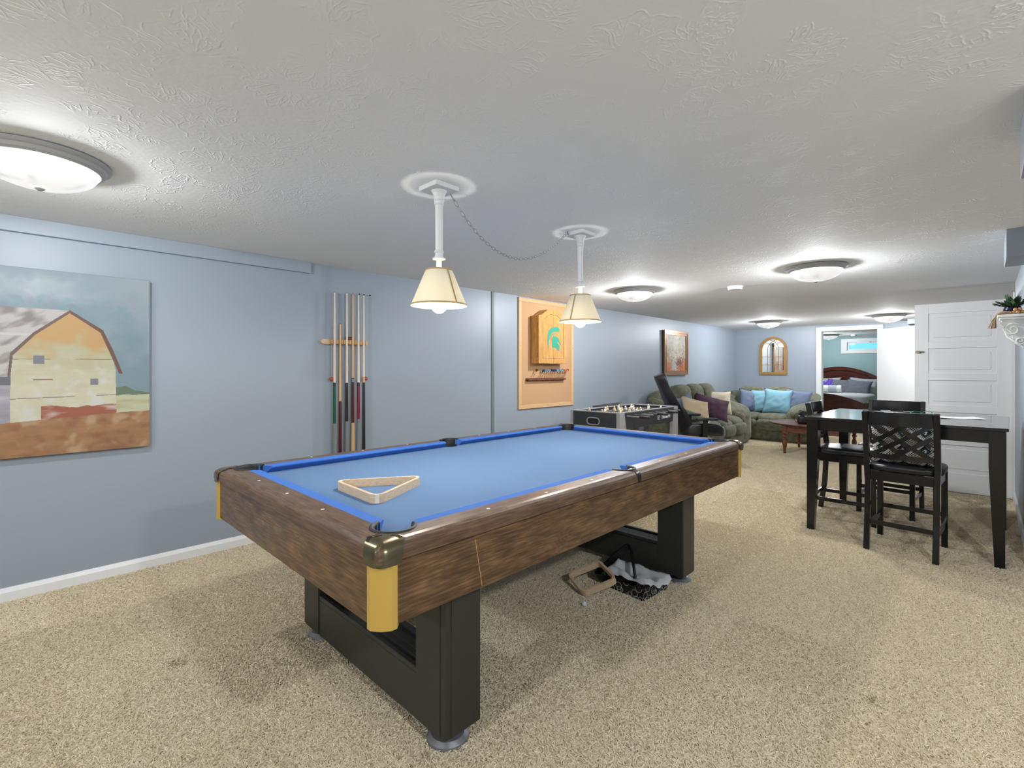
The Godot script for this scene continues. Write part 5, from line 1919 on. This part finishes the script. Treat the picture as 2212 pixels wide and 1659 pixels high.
# ================================================================ bedroom seen through the doorway
func build_bedroom() -> void:
	# window
	var w := Node3D.new()
	w.name = "window_1"
	add_child(w)
	w.set_meta("kind", "structure")
	w.set_meta("label", "short wide basement window with white frame high on the bedroom wall")
	w.position = Vector3(-2.055, 1.91, ZB)
	var s := st()
	ring_prism(s, [Vector2(-0.735, -0.193), Vector2(0.735, -0.193), Vector2(0.735, 0.20), Vector2(-0.735, 0.20)], [Vector2(-0.605, -0.11), Vector2(0.605, -0.11), Vector2(0.605, 0.11), Vector2(-0.605, 0.11)], 0.0, 0.03)
	obj("casing", s, M.white_paint, w)
	s = st()
	ring_prism(s, [Vector2(-0.605, -0.11), Vector2(0.605, -0.11), Vector2(0.605, 0.11), Vector2(-0.605, 0.11)], [Vector2(-0.565, -0.072), Vector2(0.565, -0.072), Vector2(0.565, 0.078), Vector2(-0.565, 0.078)], -0.07, -0.03)
	obj("sash", s, M.white_paint, w)
	var pane := mat("window_glass", Color(0.9, 0.97, 1.0, 0.12), 0.05)
	pane.transparency = BaseMaterial3D.TRANSPARENCY_ALPHA
	obj("pane", bx(Vector3(0, 0.003, -0.05), Vector3(1.14, 0.16, 0.004)), pane, w)
	s = st()
	box(s, Vector3(-0.10, 0.104, -0.022), Vector3(0.06, 0.02, 0.016), 0.003)
	obj("latch", s, M.bronze_frame, w)
	# bed
	var b := thing("bed", "mahogany sleigh bed with arched headboard and patterned quilt in the bedroom", "bed", Vector3(-2.82, 0, -14.45))
	var arc := func(wd: float, low: float, side: float, mid: float) -> PackedVector2Array:
		var p := PackedVector2Array([Vector2(-wd, low), Vector2(wd, low)])
		for i in 21:
			var u := 1.0 - 2.0 * i / 20.0
			p.append(Vector2(u * wd, side + (mid - side) * pow(maxf(cos(u * PI * 0.5), 0.0), 0.9)))
		return p
	s = st()
	prism(s, arc.call(0.90, 0.25, 1.03, 1.345), -1.06, -1.00)
	obj("headboard", s, M.mahogany, b)
	s = st()
	var cap_o := []
	var cap_i := []
	for i in 21:
		var u := 1.0 - 2.0 * i / 20.0
		var y := 1.03 + 0.315 * pow(maxf(cos(u * PI * 0.5), 0.0), 0.9)
		cap_o.append(Vector2(u * 0.92, y + 0.025))
		cap_i.append(Vector2(u * 0.90, y - 0.06))
	ring_prism(s, cap_o, cap_i, -1.07, -0.96, Transform3D.IDENTITY, false)
	obj("headboard_cap", s, M.mahogany, b)
	s = st()
	prism(s, arc.call(0.90, 0.12, 0.50, 0.735), 1.02, 1.07)
	obj("footboard", s, M.mahogany, b)
	for sx in [-1.0, 1.0]:
		obj("side_rail", bx(Vector3(sx * 0.86, 0.33, 0), Vector3(0.03, 0.2, 2.04), 0.004), M.mahogany, b)
		obj("bed_post", bx(Vector3(sx * 0.90, 0.27, 1.045), Vector3(0.07, 0.54, 0.07), 0.006), M.mahogany, b)
		obj("bed_post", bx(Vector3(sx * 0.90, 0.54, -1.03), Vector3(0.07, 1.08, 0.07), 0.006), M.mahogany, b)
	var qn := noise_bytes(256, 256, 0.05, 401, 1)
	var qv := PackedByteArray()
	qv.resize(256 * 256)
	for i in qv.size():
		qv[i] = int(127.5 + 127.5 * sin(qn[i] * 0.16))
	var quilt := tmat("quilt_cloth", ramp_tex(256, 256, qv, [rgb(140, 146, 152), rgb(196, 200, 202), rgb(222, 224, 224), rgb(226, 228, 228)]), Vector3.ONE * 1.6, 0.9)
	s = st()
	puff(s, Vector3(0, 0.52, 0.02), Vector3(1.74, 0.36, 2.0), 8.0, 10, Transform3D.IDENTITY, 0.015, 6)
	obj("quilt", s, quilt, b)
	# pillows on the bed
	var bp := [
		["pale pillow standing against the headboard at the right", M.pillow_pale, Vector3(-2.25, 0.87, -15.22), Vector3(0.66, 0.44, 0.16), 0.0, -0.35, -0.08],
		["pale pillow standing against the headboard at the left", M.pillow_pale, Vector3(-3.05, 0.87, -15.22), Vector3(0.66, 0.44, 0.16), 0.0, -0.35, 0.04],
		["plain grey pillow in the middle of the bed", M.pillow_grey, Vector3(-2.72, 0.84, -15.02), Vector3(0.56, 0.42, 0.16), 0.1, -0.35, -0.05],
		["grey pillow with dark streaks at the right of the bed", M.pillow_grey, Vector3(-2.32, 0.83, -14.98), Vector3(0.56, 0.42, 0.16), -0.05, -0.38, -0.12]]
	for e in bp:
		throw_pillow(e[0], e[1], e[2], e[3], e[4], e[5], e[6], 31, "pillows on the bed")
	var gn := noise_bytes(128, 128, 0.03, 501, 3)
	var gal := umat("galaxy_print", ramp_tex(128, 128, gn, [rgb(18, 16, 60), rgb(30, 34, 130), rgb(60, 110, 220), rgb(120, 40, 150), rgb(220, 110, 220), rgb(200, 220, 250)]), 0.8)
	throw_pillow("bright blue and purple printed pillow on the bed", gal, Vector3(-2.98, 0.86, -14.94), Vector3(0.34, 0.34, 0.13), 0.25, -0.35, 0.3, 33, "pillows on the bed", true)
	var bo := thing("bolster", "round grey and white bolster cushion on the bed", "cushion", Vector3(-2.88, 0.80, -14.66), 0.05)
	var segs := [[-0.36, -0.2, M.pillow_pale], [-0.2, -0.02, M.card_white], [-0.02, 0.16, M.pillow_pale], [0.16, 0.26, M.card_white]]
	for e in segs:
		s = st()
		var r0 := 0.095
		lathe(s, [Vector2(0.0, e[0]), Vector2(r0 * 0.9, e[0]), Vector2(r0, e[0] + 0.02), Vector2(r0, e[1] - 0.02), Vector2(r0 * 0.9, e[1]), Vector2(0.0, e[1])], 20, Transform3D(Basis(Vector3.BACK, -PI * 0.5), Vector3.ZERO))
		obj("band", s, e[2], bo)
	# ceiling detector in the bedroom
	s = st()
	lathe(s, [Vector2(0.065, 0.0), Vector2(0.065, -0.02), Vector2(0.05, -0.032), Vector2(0.0, -0.034)], 24)
	var dt := obj("smoke_detector", s, M.lamp_white)
	dt.position = Vector3(-2.357, H, -14.66)
	tag(dt, "small white detector on the bedroom ceiling", "smoke detector")

# ================================================================ corbel shelf with plant at the right edge
func build_right_side() -> void:
	var at := Vector3(XR, 1.45, -4.98)
	var c := thing("corbel_shelf", "white carved plaster corbel mounted at the right edge", "corbel", at)
	# own frame: -x sticks out of the wall; profile in (x, y), thickness along z
	var s := st()
	box(s, Vector3(-0.075, 0.228, 0), Vector3(0.15, 0.020, 0.16), 0.003)
	box(s, Vector3(-0.070, 0.210, 0), Vector3(0.14, 0.018, 0.15), 0.004)
	obj("top_slab", s, M.plaster_white, c)
	var prof := PackedVector2Array([Vector2(0, 0.203), Vector2(-0.134, 0.203), Vector2(-0.126, 0.19), Vector2(-0.137, 0.176), Vector2(-0.126, 0.164)])
	for i in 15:
		var u := i / 14.0
		prof.append(Vector2(-0.118 + 0.085 * u + 0.012 * sin(u * PI * 2.0), 0.155 - 0.135 * u))
	prof.append(Vector2(-0.02, 0.0))
	prof.append(Vector2(0, 0.0))
	s = st()
	prism(s, prof, -0.055, 0.055)
	obj("bracket", s, M.plaster_white, c)
	for fz in [-1.0, 1.0]:
		s = st()
		for sp in [[Vector2(-0.072, 0.130), 0.046, 1.0], [Vector2(-0.036, 0.050), 0.028, -1.0]]:
			var pts := []
			for i in 40:
				var a: float = sp[2] * TAU * 1.6 * i / 39.0 + 0.8
				var R: float = sp[1] * (1.0 - 0.85 * i / 39.0)
				pts.append(Vector3(sp[0].x + cos(a) * R, sp[0].y + sin(a) * R, fz * 0.056))
			tube(s, pts, 0.0065, 7)
		tube(s, [Vector3(-0.118, 0.15, fz * 0.056), Vector3(-0.10, 0.085, fz * 0.056), Vector3(-0.06, 0.045, fz * 0.056), Vector3(-0.035, 0.02, fz * 0.056)], 0.005, 6)
		obj("scroll_relief", s, M.plaster_white, c)
	var py := at.y + 0.238
	var p := thing("potted_plant", "small leafy plant in a glossy navy pot on the corbel", "plant", Vector3(0.137, py, -4.99))
	s = st()
	lathe(s, [Vector2(0.0, 0.0), Vector2(0.036, 0.0), Vector2(0.045, 0.012), Vector2(0.048, 0.035), Vector2(0.044, 0.056), Vector2(0.040, 0.060), Vector2(0.036, 0.054), Vector2(0.0, 0.05)], 28)
	obj("pot", s, M.navy_glaze, p)
	var r := RandomNumberGenerator.new()
	r.seed = 17
	for pass_ in 2:
		s = st()
		for k in 46:
			var a := r.randf() * TAU
			var el := r.randf_range(0.15, 1.35)
			var dv := Vector3(cos(a) * cos(el), sin(el), sin(a) * cos(el))
			var root := Vector3(0, 0.052, 0) + dv * r.randf_range(0.01, 0.06) * Vector3(1.3, 1.0, 1.3)
			var tip := root + dv * r.randf_range(0.035, 0.06) + Vector3(0, r.randf_range(-0.012, 0.008), 0)
			var sd := dv.cross(Vector3(r.randf() - 0.5, 1, r.randf() - 0.5)).normalized() * r.randf_range(0.008, 0.013)
			var mid := (root + tip) * 0.5
			var up := sd.cross(dv).normalized() * 0.004
			tri(s, root, mid + sd + up, tip)
			tri(s, root, tip, mid - sd + up)
			tri(s, root, tip, mid + sd - up * 0.2)
			tri(s, root, mid - sd - up * 0.2, tip)
			tube(s, [Vector3(0, 0.05, 0), root], 0.0012, 4)
		obj("foliage", s, [M.leaf_green, M.leaf_dark][pass_], p)
	var g := thing("bead_garland", "wooden bead garland with a jute tassel lying on the corbel", "garland", Vector3(0.10, py, -4.93))
	var beads := [[0.085, 0.014, 0.0], [0.062, 0.013, 0.006], [0.040, 0.013, 0.002], [0.10, 0.013, -0.01], [0.072, 0.034, 0.0], [0.05, 0.033, 0.004], [0.018, 0.012, 0.01]]
	for k in beads.size():
		s = st()
		puff(s, Vector3(beads[k][0], beads[k][1], beads[k][2]), Vector3.ONE * 0.025, 2.0, 5)
		obj("bead", s, M.bead_wood, g)
	s = st()
	# braided jute end and the tassel that hangs over the slab
	tube(s, [Vector3(0.02, 0.012, 0.012), Vector3(-0.012, 0.014, 0.014), Vector3(-0.036, 0.006, 0.012), Vector3(-0.046, -0.006, 0.012)], [0.011, 0.013, 0.009, 0.007], 8)
	obj("braid", s, M.jute, g)
	s = st()
	for k in 34:
		var a := r.randf() * TAU
		var q := r.randf()
		tube(s, [Vector3(-0.046, -0.006, 0.012), Vector3(-0.057 + cos(a) * 0.010 * q, -0.036, 0.012 + sin(a) * 0.010 * q), Vector3(-0.068 + cos(a) * 0.024 * q, -0.084 - 0.014 * r.randf(), 0.012 + sin(a) * 0.022 * q)], 0.0019, 4)
	obj("tassel", s, M.jute, g)

# ================================================================ racks, box and crumb by the pool table
func rounded_ring(centres: Array, r: float, th: float, n := 7) -> Array:
	var o := []
	var inn := []
	var m := centres.size()
	for i in m:
		var a: Vector2 = centres[(i - 1 + m) % m]
		var b: Vector2 = centres[i]
		var c: Vector2 = centres[(i + 1) % m]
		var d0 := (b - a).normalized()
		var d1 := (c - b).normalized()
		var n0 := Vector2(d0.y, -d0.x)
		var n1 := Vector2(d1.y, -d1.x)
		var a0 := n0.angle()
		var sw := wrapf(n1.angle() - a0, -PI, PI)
		for k in n:
			var t := a0 + sw * k / (n - 1)
			o.append(b + Vector2(cos(t), sin(t)) * r)
			inn.append(b + Vector2(cos(t), sin(t)) * (r - th))
	return [o, inn]

func build_under_table() -> void:
	# triangle on the felt
	var c0 := Vector2(-1.757, -1.040)
	var t := thing("triangle_rack", "pale wooden triangle rack lying on the blue felt", "ball rack", Vector3(c0.x, 0.805, c0.y))
	var cs := [Vector2(-1.895, -0.965) - c0, Vector2(-1.757, -1.192) - c0, Vector2(-1.635, -0.957) - c0]
	for i in 3:
		cs[i] = Vector2(cs[i].x, -cs[i].y)
	var down := Basis(Vector3.RIGHT, -PI * 0.5)
	var rr := rounded_ring([cs[0], cs[2], cs[1]], 0.033, 0.013)
	var s := st()
	ring_prism(s, rr[0], rr[1], 0.0, 0.033, Transform3D(down, Vector3.ZERO))
	obj("frame", s, M.maple, t)
	s = st()
	for i in 3:
		var v: Vector2 = cs[i]
		var d := v.normalized()
		box(s, Vector3(0, 0.0165, 0), Vector3(0.013, 0.0332, 0.016), 0.0, Transform3D(Basis(Vector3.UP, atan2(d.y, d.x)), Vector3(v.x + d.x * 0.0265, 0, -(v.y + d.y * 0.0265))))
	obj("corner_key", s, M.ivory, t)
	# diamond rack propped on the box
	var F := Vector3(-1.64, 0.0, -2.284)
	var U := Vector3(-0.15, 0.03, -0.066)
	var V := Vector3(0.125, 0.07, -0.136)
	var nn := V.cross(U).normalized()
	if nn.y < 0:
		nn = -nn
	var dr := thing("diamond_rack", "pale wooden diamond-shaped rack propped against the patterned box", "ball rack", F)
	var ux := U.normalized()
	var vy := nn.cross(ux)
	var b := Basis(ux, vy, nn)
	var inv := b.inverse()
	var q := [Vector3.ZERO, U, U + V, V]
	var cc := []
	var mid := (U + V) * 0.5
	for v in q:
		var l: Vector3 = inv * (Vector3(v).lerp(mid, 0.24))
		cc.append(Vector2(l.x, l.y))
	var area := 0.0
	for i in 4:
		area += cc[i].cross(cc[(i + 1) % 4])
	if area < 0:
		cc.reverse()
	rr = rounded_ring(cc, 0.032, 0.012)
	s = st()
	ring_prism(s, rr[0], rr[1], -0.012, 0.028, Transform3D(b, nn * 0.022))
	obj("frame", s, M.maple, dr)
	# patterned box
	var box_turn := deg_to_rad(5.0)
	var bxn := thing("patterned_box", "small black box with white circle print filled with tissue paper", "box", Vector3(-1.505, 0, -2.595), deg_to_rad(-4.5))
	var n := 256
	var im := Image.create(n, n, false, Image.FORMAT_RGB8)
	im.fill(rgb(24, 24, 26))
	var r := RandomNumberGenerator.new()
	r.seed = 5
	for k in 26:
		var cx := r.randi_range(0, n)
		var cy := r.randi_range(0, n)
		var R := r.randf_range(9, 30)
		var steps := int(R * 9)
		for i in steps:
			var a := TAU * i / steps
			for w in 3:
				var px := posmod(int(cx + cos(a) * (R + w)), n)
				var pyy := posmod(int(cy + sin(a) * (R + w)), n)
				im.set_pixel(px, pyy, rgb(214, 216, 218))
	var ctex := tmat("circle_print", ImageTexture.create_from_image(im), Vector3.ONE * 5.2, 0.45)
	var hw := 0.145
	var hd := 0.125
	var bh := 0.066
	s = st()
	box(s, Vector3(0, 0.002, 0), Vector3(2 * hw, 0.004, 2 * hd))
	for sx in [-1.0, 1.0]:
		box(s, Vector3(sx * (hw - 0.002), bh * 0.5, 0), Vector3(0.004, bh, 2 * hd))
		box(s, Vector3(0, bh * 0.5, sx * (hd - 0.002)), Vector3(2 * hw, bh, 0.004))
	obj("carton", s, ctex, bxn)
	# crumpled tissue
	var ts := thing("tissue_paper", "crumpled white tissue paper in the patterned box", "tissue paper", Vector3(-1.485, 0.03, -2.60), deg_to_rad(-4.5))
	var nz := FastNoiseLite.new()
	nz.seed = 8
	nz.frequency = 1.1
	s = st()
	var g := 18
	var grid := []
	for i in g + 1:
		var row := []
		for j in g + 1:
			var u := -1.0 + 2.0 * i / g
			var v := -1.0 + 2.0 * j / g
			var e := maxf(absf(u), absf(v))
			var y := 0.025 + 0.075 * smoothstep(0.35, 0.85, e) * (0.65 + 0.8 * nz.get_noise_2d(u * 0.4, v * 0.4)) + 0.022 * nz.get_noise_2d(u * 1.3 + 3.0, v * 1.3) - 0.03 * smoothstep(0.85, 1.0, e)
			row.append(Vector3(u * 0.152 * (1.0 + 0.06 * nz.get_noise_2d(v, 4.0)), y, v * 0.132 * (1.0 + 0.06 * nz.get_noise_2d(u, 9.0))))
		grid.append(row)
	for i in g:
		for j in g:
			quad(s, grid[i][j], grid[i][j + 1], grid[i + 1][j + 1], grid[i + 1][j], 1)
	obj("sheet", s, M.tissue, ts)
	# black triangle rack leaning out of the box
	var A := Vector3(-1.44, 0.075, -2.49)
	var B := Vector3(-1.70, 0.045, -2.47)
	var C := Vector3(-1.60, 0.195, -2.70)
	var bt := thing("black_rack", "black plastic triangle rack leaning in the patterned box", "ball rack", A)
	var e1 := (B - A).normalized()
	var nrm := e1.cross(C - A).normalized()
	var e2 := nrm.cross(e1)
	var bb := Basis(e1, e2, nrm)
	var bi := bb.inverse()
	var tc := []
	var cen := (A + B + C) / 3.0
	for v in [A, B, C]:
		var l := bi * (Vector3(v).lerp(cen, 0.20) - A)
		tc.append(Vector2(l.x, l.y))
	area = 0.0
	for i in 3:
		area += tc[i].cross(tc[(i + 1) % 3])
	if area < 0:
		tc.reverse()
	rr = rounded_ring(tc, 0.026, 0.007)
	s = st()
	ring_prism(s, rr[0], rr[1], -0.025, 0.025, Transform3D(bb, Vector3.ZERO))
	obj("frame", s, M.black_plastic, bt)
	# scrap of white paper on the carpet
	s = st()
	puff(s, Vector3(0, 0.014, 0), Vector3(0.030, 0.030, 0.022), 1.4, 6, Transform3D.IDENTITY, 0.012, 3)
	var cr := obj("paper_scrap", s, M.paper)
	cr.position = Vector3(-1.575, 0, -2.187)
	tag(cr, "tiny crumpled white scrap on the carpet near the diamond rack", "scrap")

# ================================================================ carpet pile
func tuft_mesh(size: float, n: int, seed_: int, dark: Color, light: Color, round_ := false, lift := 0.0) -> ArrayMesh:
	var r := RandomNumberGenerator.new()
	r.seed = seed_
	var v := PackedVector3Array()
	var cc := PackedColorArray()
	var ix := PackedInt32Array()
	for gy in n:
		for gx in n:
			var base := Vector3((gx + r.randf()) / n * size - size * 0.5, lift, (gy + r.randf()) / n * size - size * 0.5)
			var a := r.randf() * TAU
			var lean := r.randf_range(0.65, 1.25)
			var hgt := r.randf_range(0.0075, 0.011)
			var dir := Vector3(cos(a) * sin(lean), cos(lean), sin(a) * sin(lean))
			var w := r.randf_range(0.0017, 0.0024)
			var c := dark.lerp(light, r.randf())
			var spin := r.randf() * PI
			if round_ and Vector2(base.x, base.z).length() > size * 0.5 * r.randf():
				continue
			for k in 2:
				var side := dir.cross(Vector3(cos(spin + k * 1.57), 0.3, sin(spin + k * 1.57))).normalized()
				var mid := base + dir * hgt * 0.55
				var tip := base + dir * hgt + Vector3(cos(a), 0, sin(a)) * hgt * 0.35
				var q := v.size()
				v.append_array(PackedVector3Array([base - side * w * 0.8, base + side * w * 0.8, mid - side * w, mid + side * w, tip - side * w * 0.45, tip + side * w * 0.45]))
				for j in 6:
					cc.append(c)
				ix.append_array(PackedInt32Array([q, q + 1, q + 3, q, q + 3, q + 2, q + 2, q + 3, q + 5, q + 2, q + 5, q + 4]))
	var arr := []
	arr.resize(Mesh.ARRAY_MAX)
	arr[Mesh.ARRAY_VERTEX] = v
	arr[Mesh.ARRAY_COLOR] = cc
	arr[Mesh.ARRAY_INDEX] = ix
	var mesh := ArrayMesh.new()
	mesh.add_surface_from_arrays(Mesh.PRIMITIVE_TRIANGLES, arr)
	mesh.surface_set_material(0, M.carpet_yarn)
	return mesh

func build_carpet_pile() -> void:
	# squares of twisted yarn tufts, laid over the floor in turned copies
	var size := 0.5
	var r := RandomNumberGenerator.new()
	r.seed = 1234
	var m := mat("carpet_yarn", Color.WHITE, 0.95, 0.0, 0.1)
	m.vertex_color_use_as_albedo = true
	var mm := MultiMesh.new()
	mm.transform_format = MultiMesh.TRANSFORM_3D
	mm.mesh = tuft_mesh(size, 76, 1234, Color(0.74, 0.64, 0.465), Color(0.90, 0.81, 0.645))
	mm.instance_count = 225
	for j in 25:
		for i in 9:
			mm.set_instance_transform(j * 9 + i, Transform3D(Basis(Vector3.UP, PI * 0.5 * (r.randi() % 4)), Vector3(XW + 0.016 + (i + 0.5) * size, 0.0, 1.35 - (j + 0.5) * size)))
	var o := MultiMeshInstance3D.new()
	o.name = "carpet_pile"
	o.multimesh = mm
	add_child(o)
	o.set_meta("kind", "stuff")
	tag(o, "beige twisted carpet pile covering the whole floor", "carpet")
	# yarn discoloured by two old spills
	for k in 2:
		var sp := MeshInstance3D.new()
		sp.name = numbered("carpet_stain")
		sp.mesh = tuft_mesh([0.11, 0.09][k], [17, 13][k], 50 + k, Color(0.42, 0.33, 0.21), Color(0.64, 0.54, 0.38), true, 0.0015)
		add_child(sp)
		sp.position = [Vector3(-2.557, 0, -0.504), Vector3(-0.317, 0, -2.35)][k]
		sp.set_meta("kind", "stuff")
		tag(sp, ["dark stained patch of carpet left of the pool table", "faint dark stained patch of carpet at the lower right"][k], "stain")
